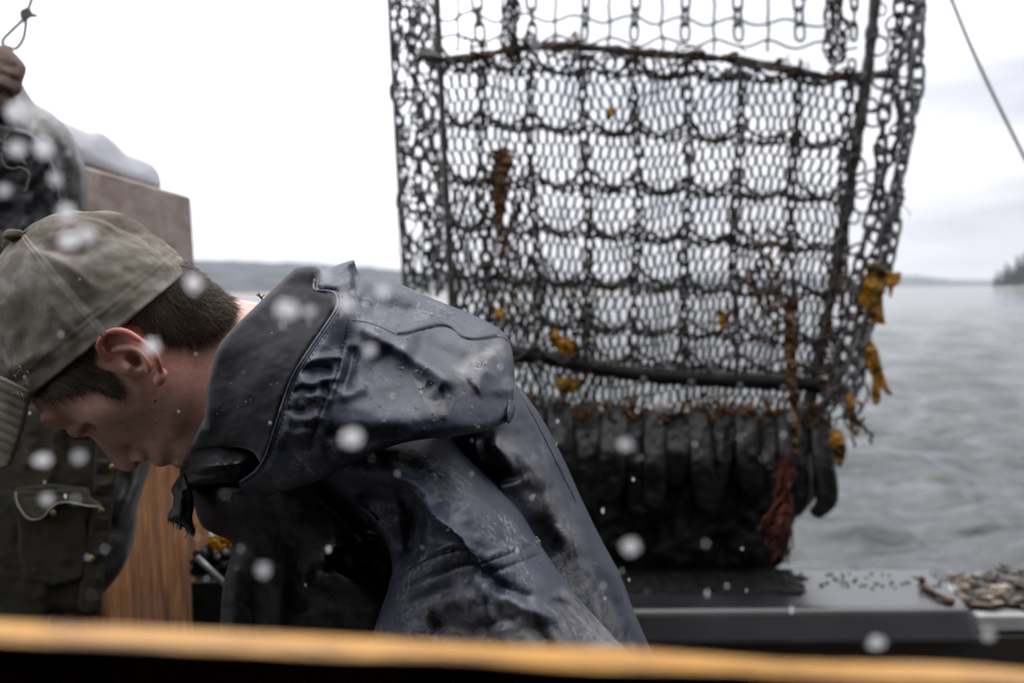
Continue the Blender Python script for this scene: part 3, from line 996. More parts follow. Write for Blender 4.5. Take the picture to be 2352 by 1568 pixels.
def build_head():
    s = SDF((-20, 470, -260), (780, 1130, 240), 3.6)
    tx = (-0.776, 0.631)
    s.ell((232, 742, 0), (226, 228, 186), 10, tx)                    # skull under the cap
    s.cap((420, 812, -80), (760, 850, -60), 122, 145, 60, 1.0)       # neck
    s.ell((510, 900, -110), (190, 206, 205), 40)                      # its side, turned up to the sky
    s.cap((384, 668, -15), (466, 741, -40), 80, 80, 25, 1.55)        # occiput under the hair
    s.ell((395, 772, -40), (122, 112, 135), 50)                        # back of the head into the nape
    s.ell((170, 874, -5), (95, 112, 140), 50)                         # forehead
    s.ell((288, 882, 0), (130, 135, 150), 50)                        # cheek
    s.ell((388, 892, -20), (92, 155, 138), 45)                         # jaw
    s.ell((235, 935, 75), (62, 48, 62), 30)                          # cheekbone
    s.ell((428, 1012, -8), (46, 60, 66), 26)                         # chin
    s.ell((368, 1018, -8), (40, 50, 62), 20)                         # lips block
    s.ell((368, 1058, -8), (17, 13, 40), 8)                          # upper lip
    s.ell((413, 1062, -8), (17, 13, 36), 8)                          # lower lip
    s.cap((222, 985, -12), (286, 1046, -12), 20, 33, 18)             # nose
    s.ell((294, 1056, -12), (27, 26, 30), 10)                        # tip
    s.ell((322, 1042, 16), (22, 20, 20), 10)                         # near nostril wing
    s.ell((322, 1042, -40), (22, 20, 20), 10)
    s.ell((318, 1060, 14), (8, 7, 8), 4, None, True)                 # nostril
    s.ell((126, 962, 40), (34, 20, 40), 18)                          # brow
    s.ell((178, 980, 58), (27, 26, 26), 10)                          # closed eye
    s.ell((178, 980, -70), (27, 26, 26), 10)
    s.ell((207, 992, 78), (16, 26, 36), 14, None, True)              # hollow beside the nose
    s.ell((150, 975, 92), (22, 14, 22), 12, None, True)
    # ear
    s.ell((300, 812, 168), (62, 44, 18), 10, (0.80, 0.60))
    hx = [(268, 822, 162), (246, 817, 176), (231, 804, 186), (226, 787, 194), (240, 768, 201), (265, 759, 206), (294, 765, 208), (322, 784, 208), (350, 805, 206), (361, 827, 200), (366, 846, 190)]
    hx = resample(smoothline(hx, 4), 9)
    for i in range(len(hx) - 1):
        s.cap(hx[i], hx[i + 1], 8.2, 8.2, 3)
    s.ell((368, 866, 178), (15, 22, 14), 9, (0.9, 0.43))              # lobe
    s.ell((276, 789, 200), (34, 12, 15), 8, (0.85, 0.53), True)       # hollow inside the rim
    s.ell((322, 800, 203), (26, 9, 14), 7, (0.72, 0.69), True)
    ah = resample(smoothline([(262, 803, 184), (292, 800, 190), (320, 814, 192), (338, 836, 190), (340, 852, 184)], 4), 9)
    for i in range(len(ah) - 1):
        s.cap(ah[i], ah[i + 1], 7.5, 7.5, 5)
    s.ell((308, 828, 190), (24, 17, 26), 7, (0.66, 0.75), True)       # concha
    s.ell((313, 830, 176), (11, 13, 18), 5, None, True)
    s.ell((294, 843, 176), (13, 10, 12), 7, (0.66, 0.75))             # tragus
    V, Fc = s.mesh()
    return V, Fc
hV, hF = build_head()
body = px_mesh('body', hV, hF, D0, M['skin'], per)
ear = smoothline([(268, 822), (231, 804), (226, 787), (240, 768), (265, 759), (294, 765), (322, 784), (350, 805), (366, 846), (368, 870)], 4)
dE, _, _ = seg_dist(hV[:, 0], hV[:, 1], ear)
flush = np.clip(1 - dE / 24.0, 0, 1) * (hV[:, 2] > 165) * 0.75
dN, _, _ = seg_dist(hV[:, 0], hV[:, 1], np.array([(400., 840.), (560., 800.), (640., 800.)]))
flush = np.maximum(flush, 0.16 * np.clip(1 - dN / 130, 0, 1))
vcol(body, 'flush', flush)
dS, _, _ = seg_dist(hV[:, 0], hV[:, 1], np.array([(300., 960.), (380., 960.), (430., 1010.), (420., 1060.)]))
dB, _, _ = seg_dist(hV[:, 0], hV[:, 1], np.array([(430., 770.), (500., 750.), (560., 710.)]))
vcol(body, 'stubble', np.clip(np.maximum(1 - dS / 90, 0.9 * (1 - dB / 60)), 0, 1))

# torso, upper arms and legs under the clothes (one continuous surface joined to the head mesh)
def build_torso():
    s = SDF((380, 600, -520), (1750, 3700, 420), 22)
    s.cap((640, 850, -40), (880, 1010, -110), 125, 130, 60)
    s.cap((880, 1060, -160), (1180, 1640, -190), 130, 150, 80)
    s.cap((960, 1120, 80), (1180, 1500, 130), 70, 66, 40)
    s.cap((960, 1120, -330), (1180, 1500, -360), 80, 70, 40)
    s.cap((1180, 1500, 130), (1230, 1950, 140), 66, 55, 40)
    s.cap((1180, 1500, -360), (1230, 1950, -370), 68, 55, 40)
    return s.mesh()
tV, tF = build_torso()
bt = px_mesh('torso_tmp', tV, tF, D0 + 0.02, None, per)
def join_into(a, bb):
    k = bmesh.new(); k.from_mesh(a.data); k.from_mesh(bb.data)
    k.to_mesh(a.data); k.free()
    me = bb.data; bpy.data.objects.remove(bb); bpy.data.meshes.remove(me)
    a.data.polygons.foreach_set('use_smooth', [True] * len(a.data.polygons))
join_into(body, bt)

# trousers: legs down to the deck
def legs(root, hip, knee, foot, spread, name, m, r=(.10, .075, .06)):
    k = MB()
    for sx in (-spread, spread):
        pts = [(hip[0] , hip[1] + sx, hip[2]), (knee[0], knee[1] + sx, knee[2]), (foot[0], foot[1] + sx, foot[2])]
        p = resample(smoothline(pts, 6), .05)
        k.tube(p, np.interp(np.linspace(0, 1, len(p)), (0, .5, 1), r), 14)
    k.build(name, m, root)
hipw = P(1450, 1640, 0.95)
legs(per, (hipw.x, hipw.y, hipw.z), (hipw.x - .22, hipw.y, (hipw.z + ZD) / 2 + .05), (hipw.x + .02, hipw.y, ZD + .02), 0.10, 'trousers', M['trouser'], (.13, .09, .07))

# ray caster on the head, in photo pixels
def head_bvh():
    return BVHTree.FromPolygons([Vector((float(v[0]), float(v[1]), float(v[2]))) for v in hV], [tuple(int(i) for i in f) for f in hF])
BV = head_bvh()
def head_z(x, y):
    h = BV.ray_cast(Vector((x, y, 400)), Vector((0, 0, -1)))
    return (h[0].z, h[1]) if h[0] is not None else (None, None)

def hair_polys():
    nape = np.array([(432, 590), (478, 618), (510, 648), (532, 684), (514, 710), (484, 726), (450, 742), (415, 752), (375, 748), (345, 742), (318, 738), (285, 724), (250, 726), (210, 775), (330, 660)], float)
    side = np.array([(232, 752), (215, 790), (222, 815), (240, 842), (262, 868), (268, 890), (255, 905), (232, 898), (205, 886), (170, 890), (135, 905), (100, 915), (70, 905), (95, 880), (150, 835)], float)
    return nape, side
def build_hair():
    nape, side = hair_polys()
    k = MB()
    # the dense under layer follows the skull, both sides
    nape_in = np.array([(p[0] + (4 if p[1] < 700 else -6), p[1] - (0 if p[1] < 700 else 12)) for p in nape])
    inn = (inside(hV[:, 0], hV[:, 1], nape_in) | inside(hV[:, 0], hV[:, 1], side)) & ((hV[:, 2] < 160) | (hV[:, 0] > 250))
    g = np.random.default_rng(5)
    me = body.data
    vi = {}
    vn = np.array([v.normal for v in me.vertices][:len(hV)])
    wp = np.array([v.co for v in me.vertices][:len(hV)]) + np.array(per.location)
    for f in hF:
        if inn[f].all():
            ids = []
            for i in f[::-1]:
                if i not in vi:
                    vi[i] = len(k.V)
                    k.V.append(tuple(wp[i] + vn[i] * 0.0007))
                ids.append(vi[i])
            k.F.append(tuple(ids))
    k.build('scalp_hair', M['hair_dark'], per)
    k = MB()
    def strand(x, y, ang, ln, lift, curl):
        pts = []
        a = ang
        n = 7
        for i in range(n):
            t = i / (n - 1)
            z, nn = head_z(x, y)
            if z is None or (pts and x < 380 and abs(z - zl) > 16) or (z > 168 and 222 < x < 372 and 752 < y < 875): break
            zl = z
            l_ = lift * (0.4 + 1.0 * t ** 1.3) + 1.2
            if nn.z < 0: nn = -nn
            pts.append((x + nn.x * l_, y + nn.y * l_, z + nn.z * l_))
            st = ln / (n - 1) * max(0.35, abs(nn.z) ** 0.5)
            x += math.cos(a) * st; y += math.sin(a) * st
            a += curl
        if len(pts) < 3: return
        p = np.array(pts)
        w = PA(np.stack([p[:, 0], p[:, 1], D0 - p[:, 2] * D0 / F], 1))
        r = np.linspace(1, 0.12, len(p)) * 0.00030 * g.uniform(0.6, 1.8)
        k.tube(w, r, 3, False)
    def fill(poly, n, angf, ln, lift, curlr=0.12):
        lo, hi = poly.min(0), poly.max(0)
        c = 0
        while c < n:
            x, y = g.uniform(lo[0], hi[0]), g.uniform(lo[1], hi[1])
            if not inside(np.array([x]), np.array([y]), poly)[0]: continue
            c += 1
            strand(x, y, angf(x, y) + g.normal(0, 0.16), ln * g.uniform(0.6, 1.25), lift * g.uniform(0.4, 1.8), g.normal(0.02, curlr * .5))
    fill(nape, 5600, lambda x, y: 0.45 + 0.75 * np.clip((480 - x) / 230, 0, 1), 62, 4.5)
    fill(side, 1500, lambda x, y: 0.35 + 0.25 * np.clip((x - 120) / 150, 0, 1), 42, 3.0)
    # fringe of loose ends below the hairline
    fr = np.array([(350, 740), (400, 752), (450, 740), (490, 720), (520, 690), (530, 704), (505, 735), (460, 762), (405, 772), (350, 756)], float)
    fill(fr, 900, lambda x, y: 0.75 + 0.55 * np.clip((500 - x) / 150, 0, 1), 46, 4.0)
    return k.build('hair', M['hair'], per)
build_hair()
# lashes of the closed eye
k = MB()
for i in range(26):
    t = i / 25
    x, y, z = 158 + 44 * t, 1003 + 3 * math.sin(3.1 * t), 62 - 6 * t
    a = 1.9 - 0.9 * t
    pts = [(x + math.cos(a) * q * 13, y + math.sin(a) * q * 6 + 2 * q * q, z + 10 * q) for q in (0, .5, 1)]
    p = np.array(pts)
    k.tube(PA(np.stack([p[:, 0], p[:, 1], D0 - p[:, 2] * D0 / F], 1)), [.00035, .00025, .0001], 3, False)
k.build('eyelashes', M['hair'], per)

# ---------------------------------------------------------------- cap
CC = np.array([248., 764.]); TT = np.array([-0.776, 0.631]); NN = np.array([-0.631, -0.776])
def cap_point(th, ph):
    """th round the head (0 = front), ph 0 at the button .. 1 at the hem"""
    a, bz, hh = 245., 206., 300.
    r = ph
    e = 2.25
    rr = (1 - (1 - r) ** e) ** (1 / e) if r < 1 else 1.0
    rr = math.sin(ph * math.pi / 2) ** (2 / e)
    h = math.cos(ph * math.pi / 2) ** (2 / e)
    t = a * math.cos(th) * rr + 10 * h
    z = bz * math.sin(th) * rr
    n = hh * h
    if math.cos(th) < 0:                                    # nape edge rides a little lower
        n -= 6 * (1 - h)
    x, y = CC + TT * t + NN * n
    return x, y, z
def build_cap():
    nth, nph = 300, 120
    V, W = [], []
    for i in range(nth):
        th = 2 * math.pi * i / nth
        for j in range(nph + 1):
            ph = 0.012 + 0.988 * j / nph
            x, y, z = cap_point(th, ph)
            V.append((x, y, z))
    V = np.array(V)
    c = np.array([CC[0], CC[1], 0.0])
    out = V - c
    out /= np.linalg.norm(out, axis=1)[:, None]
    ths = np.repeat(2 * math.pi * np.arange(nth) / nth, nph + 1)
    phs = np.tile(0.012 + 0.988 * np.arange(nph + 1) / nph, nth)
    b = np.zeros(len(V))
    worn = np.zeros(len(V))
    for s_ in range(6):                                     # six panels: a lapped seam with its stitched tape
        a0 = R(28 + 60 * s_)
        d = np.abs((ths - a0 + math.pi) % (2 * math.pi) - math.pi) * (40 + 190 * np.sin(phs * math.pi / 2))
        b += 3.2 * np.exp(-(d / 9.0) ** 2) - 3.6 * np.exp(-(d / 2.6) ** 2) - 1.6 * np.exp(-((d - 10) / 2.0) ** 2)
        worn = np.maximum(worn, 0.8 * np.exp(-((d - 5) / 3.5) ** 2))
    hem = (1 - phs) * 245
    b += -1.8 * np.exp(-((hem - 17) / 2.2) ** 2) + 1.8 * np.exp(-(hem / 7.0) ** 2) - 1.2 * np.exp(-((hem - 24) / 2.2) ** 2)
    worn = np.maximum(worn, np.exp(-(hem / 4.5) ** 2))
    near = V[:, 2] > -40
    st = [('r', [(60, 570), (110, 590), (175, 632), (235, 680)], 9, 13), ('r', [(75, 560), (135, 575), (215, 590)], -9, 15), ('r', [(95, 548), (170, 545), (240, 552)], 6, 11),
          ('r', [(110, 612), (170, 660), (205, 720)], -9, 18), ('r', [(90, 640), (130, 720), (200, 790)], 6, 12), ('r', [(30, 620), (60, 720), (55, 820)], -8, 22),
          ('r', [(60, 590), (65, 690), (110, 770)], 5, 12), ('r', [(10, 850), (60, 830), (130, 800)], 7, 14), ('r', [(20, 880), (80, 855), (140, 820)], -6, 10), ('r', [(260, 500), (340, 510), (400, 565)], 4, 16),
          ('r', [(230, 520), (310, 545), (370, 600)], -5, 22), ('r', [(200, 760), (245, 715), (330, 660)], 3.5, 14), ('r', [(100, 520), (190, 500), (280, 497)], -5, 10)]
    sb = strokes_bump(V[:, 0], V[:, 1], st)
    b += np.where(near, sb, 0)
    g = [9.0 * noise.fractal(Vector(v / 120.0), .9, 2, 3) + 2.2 * noise.fractal(Vector(v / 34.0), .9, 2, 3) for v in V]
    b += np.array(g)
    # frayed worn spots stand proud along the front seam
    V = V + out * b[:, None]
    Fc = [((i * (nph + 1) + j), (i * (nph + 1) + j + 1), (((i + 1) % nth) * (nph + 1) + j + 1), (((i + 1) % nth) * (nph + 1) + j)) for i in range(nth) for j in range(nph)]
    Fc.append(tuple(i * (nph + 1) for i in range(nth)))
    o = px_mesh('cap', V, np.array([f for f in Fc if len(f) == 4]), D0, M['cap'], per)
    if o.data.polygons[2000].normal.dot(Vector(o.data.polygons[2000].center) + per.location - P(CC[0], CC[1], D0)) < 0:
        o.data.flip_normals()
    vcol(o, 'worn', np.clip(worn, 0, 1))
    sm = o.modifiers.new('thick', 'SOLIDIFY'); sm.thickness = 0.0022; sm.offset = -1
    return o
cap = build_cap()
def on_cap(name, mb, m): return mb.build(name, m, cap)
def px3(pts): 
    p = np.asarray(pts, float); return PA(np.stack([p[:, 0], p[:, 1], D0 - p[:, 2] * D0 / F], 1))
b = MB()
c0 = px3([(34, 541, 0)])[0]
b.lump(c0, .0095, .0095, .0055, 3, .15, 12)
on_cap('cap_button', b, M['cap'])
b = MB()
for t in range(5):
    b.tube(px3([(30 - t * 2, 540 + t * 3, 14), (14 - t * 3, 548 + t * 4, 18), (2 + t * 2, 562 + t * 3, 20)]), [.0006, .0005, .0002], 4)
on_cap('loose_thread', b, M['cap_thread'])
b = MB()
e = smoothline([(149, 556, 186), (160, 549, 184), (174, 551, 184), (172, 560, 190), (157, 564, 192)], 5, True)
b.tube(px3(np.vstack([e, e[:1]])), .0009, 5, False)
on_cap('eyelet', b, M['cap'])
b = MB()                                                    # frayed straw coloured threads at the front of the cap
g = random.Random(11)
for i in range(9):
    x, y = g.uniform(24, 74), g.uniform(845, 905)
    if (x - 30) + (905 - y) > 75: continue
    l = g.uniform(10, 26); a = g.uniform(-1.2, 0.4)
    z = 150 + (x - 20) * .35 + g.uniform(0, 10)
    b.tube(px3([(x, y, z), (x + l * .5 * math.cos(a), y + l * .5 * math.sin(a) - 3, z + 8), (x + l * math.cos(a + .7), y + l * math.sin(a + .7), z + 9)]), [.0004, .0004, .00015], 3)
on_cap('frayed_thread', b, M['cap_thread'])

# visor: a bent sheet with concentric stitching, from the front of the hem downwards
def build_visor():
    nu, nv = 60, 46
    V = []
    for i in range(nu + 1):
        ph = (-1 + 2 * i / nu)                              # -1 far edge .. 1 near edge
        ang = ph * R(82)
        ax, az = -62 + 152 * (1 - math.cos(ang)) * 1.0, 158 * math.sin(ang)
        ay = 838 + 62 * abs(ph) ** 2.0
        for j in range(nv + 1):
            q = j / nv
            L = 252 * (1 - 0.34 * abs(ph) ** 2.6)
            x = ax - 26 * q - 20 * q * q * (abs(ph)) 
            y = ay + L * q
            z = az * (1 - 0.10 * q * q)
            st = 1.3 * math.sin((q * L + 12 * ph * ph) / 10.5 * math.pi * 1.0) if q < .94 else 0
            V.append((x - st * .8, y, z + st * .8 * (1 if ph > 0 else -1)))
    Fc = [(i * (nv + 1) + j, (i + 1) * (nv + 1) + j, (i + 1) * (nv + 1) + j + 1, i * (nv + 1) + j + 1) for i in range(nu) for j in range(nv)]
    o = px_mesh('visor', np.array(V, float), np.array(Fc), D0, M['cap'], cap)
    vcol(o, 'worn', np.zeros(len(V)))
    sm = o.modifiers.new('thick', 'SOLIDIFY'); sm.thickness = 0.0035; sm.offset = 0
build_visor()

# ---------------------------------------------------------------- jacket, piece by piece
back_o = [(1120, 800), (1160, 850), (1192, 888), (1225, 930), (1262, 990), (1300, 1065), (1338, 1150), (1382, 1240), (1425, 1320), (1455, 1400), (1490, 1480), (1545, 1600), (1590, 1720), (1250, 1760), (1050, 1700), (1000, 1400), (985, 1150), (1000, 950), (1040, 860)]
back_st = [('r', [(1120, 995), (1180, 1040), (1235, 1090), (1280, 1180), (1320, 1300)], .014, 26), ('r', [(1040, 1020), (1090, 1075), (1150, 1120)], -.018, 26), ('r', [(1080, 1000), (1096, 1050), (1098, 1105)], .010, 14),
           ('r', [(1120, 1005), (1160, 1050), (1190, 1095)], .012, 14), ('r', [(1216, 1180), (1248, 1230), (1270, 1290)], -.016, 30), ('r', [(1130, 1120), (1180, 1115), (1225, 1092)], .010, 13),
           ('r', [(1190, 900), (1240, 990), (1290, 1090)], .006, 20), ('r', [(1215, 960), (1270, 1060), (1330, 1190)], -.006, 14), ('c', [(1330, 1270), (1390, 1380), (1430, 1500)], .005, 14),
           ('r', [(1290, 1180), (1340, 1300), (1400, 1470)], .006, 26), ('r', [(1250, 1100), (1310, 1230)], -.004, 16), ('r', [(1360, 1300), (1410, 1400), (1450, 1520)], -.007, 22)]
pillow('jacket_back', back_o, [(1150, 850, .86), (1192, 888, .87), (1300, 1065, .90), (1382, 1240, .93), (1490, 1480, .96), (1590, 1720, .97), (1100, 1000, .845), (1150, 1100, .845), (1200, 1200, .855), (1260, 1350, .87), (1350, 1500, .89), (900, 1100, .86), (800, 1400, .90), (1100, 1700, .90)],
       M['jacket'], per, 130, 0.07, 0.30, back_st, [(.004, 100, 1), (.0008, 26, 2)], 6, salt=[([(1165, 1040), (1215, 1090), (1270, 1180), (1330, 1320), (1420, 1480)], 42)])

chest_o = [(432, 1112), (480, 1104), (560, 1085), (640, 1050), (800, 1010), (960, 1060), (1010, 1250), (960, 1420), (940, 1600), (900, 1720), (500, 1720), (503, 1500), (506, 1420), (513, 1340), (532, 1262), (524, 1240), (492, 1226), (462, 1205), (446, 1160)]
chest_st = [('r', [(700, 1310), (790, 1338), (880, 1336)], .030, 34), ('c', [(775, 1255), (790, 1290), (812, 1318)], -.004, 6), ('r', [(830, 1250), (838, 1290), (860, 1320)], .004, 7), ('r', [(700, 1110), (790, 1190), (850, 1261), (870, 1310)], .006, 7), ('r', [(690, 1090), (780, 1160), (850, 1270), (880, 1340)], -.008, 22), ('r', [(830, 1175), (880, 1235), (905, 1275)], .006, 8),
            ('r', [(735, 1270), (790, 1250), (860, 1240), (890, 1290)], .009, 12), ('r', [(760, 1290), (800, 1330), (840, 1370)], .006, 12), ('r', [(820, 1270), (845, 1310), (850, 1370)], -.005, 9), ('r', [(700, 1200), (690, 1300), (720, 1420)], -.010, 40),
            ('r', [(540, 1270), (530, 1380), (530, 1500)], .006, 20), ('r', [(600, 1290), (590, 1380), (585, 1470)], -.004, 20), ('r', [(650, 1330), (640, 1420), (660, 1520)], .006, 18)]
pillow('jacket_front', chest_o, [(440, 1120, .83), (480, 1215, .87), (520, 1300, .90), (505, 1500, .95), (600, 1080, .81), (640, 1200, .86), (700, 1300, .89), (620, 1450, .94), (800, 1060, .85), (850, 1200, .875), (900, 1350, .895), (800, 1450, .925), (960, 1200, .90), (940, 1350, .91), (700, 1700, .99), (760, 1290, .885)],
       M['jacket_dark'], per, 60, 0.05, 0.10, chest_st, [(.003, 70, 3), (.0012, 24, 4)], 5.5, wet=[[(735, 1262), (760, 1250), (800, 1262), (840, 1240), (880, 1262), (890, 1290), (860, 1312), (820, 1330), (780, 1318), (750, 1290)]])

slv_o = [(690, 1062), (760, 1010), (880, 970), (1000, 975), (1060, 1032), (1128, 1096), (1190, 1166), (1232, 1236), (1275, 1300), (1330, 1375), (1395, 1445), (1450, 1505), (1540, 1620), (1600, 1740), (1200, 1790), (960, 1760), (870, 1620), (850, 1500), (868, 1420), (892, 1350), (900, 1295), (880, 1240), (830, 1175), (760, 1118)]
slv_st = [('c', [(876, 1066), (922, 1100), (956, 1128), (996, 1180), (1054, 1231), (1094, 1286)], .010, 14), ('r', [(800, 1130), (880, 1150), (940, 1165), (945, 1240), (925, 1310)], -.034, 34), ('c', [(952, 1128), (964, 1160), (960, 1200)], .008, 7), ('r', [(756, 1112), (825, 1160), (871, 1212), (893, 1283)], .007, 8), ('r', [(840, 1168), (880, 1215), (908, 1270)], .006, 6), ('r', [(870, 1055), (952, 1118), (995, 1179), (1067, 1251)], .012, 22), ('r', [(905, 1110), (945, 1165), (950, 1250), (935, 1310)], -.016, 20), ('r', [(975, 1060), (1050, 1110), (1120, 1180), (1180, 1250)], .005, 34),
          ('s', [(938, 1306), (965, 1290), (995, 1275), (1048, 1262), (1084, 1268), (1103, 1292)], .0025, 9), ('r', [(938, 1300), (990, 1266), (1046, 1251), (1088, 1262)], .0040, 6),
          ('s', [(1103, 1294), (1135, 1284), (1168, 1270), (1205, 1254), (1238, 1243)], .0025, 9), ('r', [(1110, 1283), (1165, 1259), (1230, 1236)], .0035, 6),
          ('c', [(918, 1366), (960, 1340), (1005, 1322), (1060, 1300), (1104, 1296)], -.0030, 6), ('c', [(1118, 1318), (1165, 1302), (1215, 1280), (1260, 1268)], -.0028, 6),
          ('r', [(1096, 1290), (1130, 1330), (1175, 1362), (1240, 1376)], -.008, 16), ('r', [(1110, 1320), (1115, 1380), (1130, 1440)], .009, 16), ('r', [(1140, 1345), (1210, 1395), (1300, 1420)], .006, 18),
          ('r', [(1256, 1378), (1300, 1392), (1350, 1428)], -.006, 14), ('r', [(1260, 1364), (1320, 1378), (1370, 1420)], .006, 12), ('r', [(1000, 1370), (1070, 1390), (1100, 1450)], .009, 26), ('r', [(980, 1440), (1050, 1440), (1110, 1480)], -.012, 26),
          ('r', [(1200, 1420), (1250, 1470), (1280, 1540)], -.007, 20), ('r', [(910, 1400), (980, 1370), (1060, 1350)], -.006, 14), ('c', [(1012, 1180), (1050, 1225)], -.003, 8), ('r', [(1150, 1420), (1160, 1480), (1200, 1540)], .006, 20), ('r', [(930, 1430), (960, 1480), (940, 1540)], .008, 24)]
pillow('jacket_sleeve', slv_o, [(900, 1000, .79), (1000, 1000, .80), (1128, 1100, .80), (1230, 1235, .79), (1395, 1445, .79), (1540, 1620, .80), (760, 1080, .80), (700, 1060, .79), (880, 1240, .82), (850, 1110, .775), (960, 1095, .755), (1050, 1180, .735), (1130, 1280, .725), (1200, 1380, .72), (1300, 1500, .72), (940, 1290, .765), (890, 1420, .775), (870, 1560, .775), (1020, 1400, .735), (1060, 1540, .725), (1150, 1700, .71)],
       M['jacket'], per, 90, 0.055, 0.11, slv_st, [(.0035, 100, 5), (.0010, 32, 6), (.0003, 11, 9)], 5.5, salt=[([(1010, 1420), (1150, 1450), (1300, 1440), (1400, 1500)], 75), ([(1290, 1370), (1380, 1450)], 26), ([(1060, 1330), (1100, 1360)], 30)])

col_o = [(438, 1027), (480, 1018), (540, 1020), (588, 1034), (600, 1056), (580, 1082), (548, 1104), (505, 1110), (460, 1114), (430, 1128), (416, 1112), (412, 1088), (418, 1055)]
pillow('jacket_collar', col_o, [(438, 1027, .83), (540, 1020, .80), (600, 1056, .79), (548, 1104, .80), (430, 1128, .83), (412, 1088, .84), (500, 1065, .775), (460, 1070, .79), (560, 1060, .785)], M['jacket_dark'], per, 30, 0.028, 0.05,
       [('r', [(425, 1095), (470, 1088), (530, 1082), (580, 1060)], -.006, 9), ('r', [(430, 1110), (480, 1100), (545, 1095)], .004, 8), ('r', [(432, 1072), (490, 1070), (580, 1064)], .012, 16), ('c', [(455, 1040), (470, 1052), (500, 1040)], .004, 6), ('c', [(436, 1036), (490, 1028), (560, 1036)], -.002, 4), ('r', [(425, 1060), (437, 1085)], -.005, 7)], [(.003, 26, 7)], 4)
tab_o = [(420, 1084), (402, 1106), (393, 1124), (398, 1140), (396, 1162), (388, 1176), (384, 1190), (392, 1198), (404, 1202), (414, 1208), (428, 1214), (436, 1226), (446, 1232), (449, 1218), (442, 1190), (446, 1160), (440, 1125), (432, 1100)]
pillow('collar_strap', tab_o, [(420, 1084, .83), (393, 1124, .835), (384, 1190, .84), (446, 1232, .835), (446, 1160, .825), (420, 1150, .822)], M['jacket_dark'], per, 14, 0.012, 0.014,
       [('r', [(412, 1110), (416, 1150), (410, 1195)], .005, 7), ('r', [(428, 1120), (432, 1170), (438, 1210)], -.004, 6)], [(.002, 16, 8)], 3.5)
b = MB()
g = random.Random(5)
for i in range(12):
    x = 386 + g.uniform(0, 48); y = 1193 + (x - 386) * .5
    b.tube(PA([(x, y - 3, .833), (x - 1, y + 3, .832), (x - 2 + g.uniform(-2, 2), y + 7 + g.uniform(0, 4), .832)]), [.0007, .0006, .0002], 4)
b.tube(PA(smoothline([(436, 1215, .83), (430, 1226, .829), (424, 1236, .829)], 4)), [.0004] * 8 + [.0002], 4)
b.tube(PA(smoothline([(444, 1222, .83), (449, 1214, .829), (450, 1206, .829), (444, 1205, .829)], 4)), .0003, 4)
b.build('strap_fringe', M['jacket_dark'], per)

lin_o = [(693, 614), (716, 612), (738, 620), (730, 636), (724, 652), (727, 668), (766, 676), (775, 700), (752, 744), (692, 832), (648, 936), (620, 1034), (600, 1066), (585, 1040), (540, 1026), (440, 1034), (440, 1018), (456, 985), (470, 956), (474, 900), (488, 840), (505, 788), (560, 729), (640, 652), (676, 618)]
pillow('hood_lining', lin_o, [(700, 614, .86), (640, 652, .85), (560, 729, .82), (505, 788, .81), (474, 900, .80), (456, 985, .80), (440, 1030, .82), (540, 1026, .79), (600, 1050, .772), (620, 1034, .765), (648, 936, .76), (692, 832, .765), (752, 744, .785), (775, 700, .80), (724, 652, .845), (600, 830, .785), (560, 930, .782), (640, 760, .80), (680, 680, .835)],
       M['felt'], per, 16, 0.010, 0.02, [('r', [(690, 640), (660, 740), (600, 860), (560, 980)], .004, 50), ('r', [(520, 800), (530, 900), (500, 1000)], -.003, 30)], [(.003, 60, 12), (.0006, 14, 13)], 6, 2)

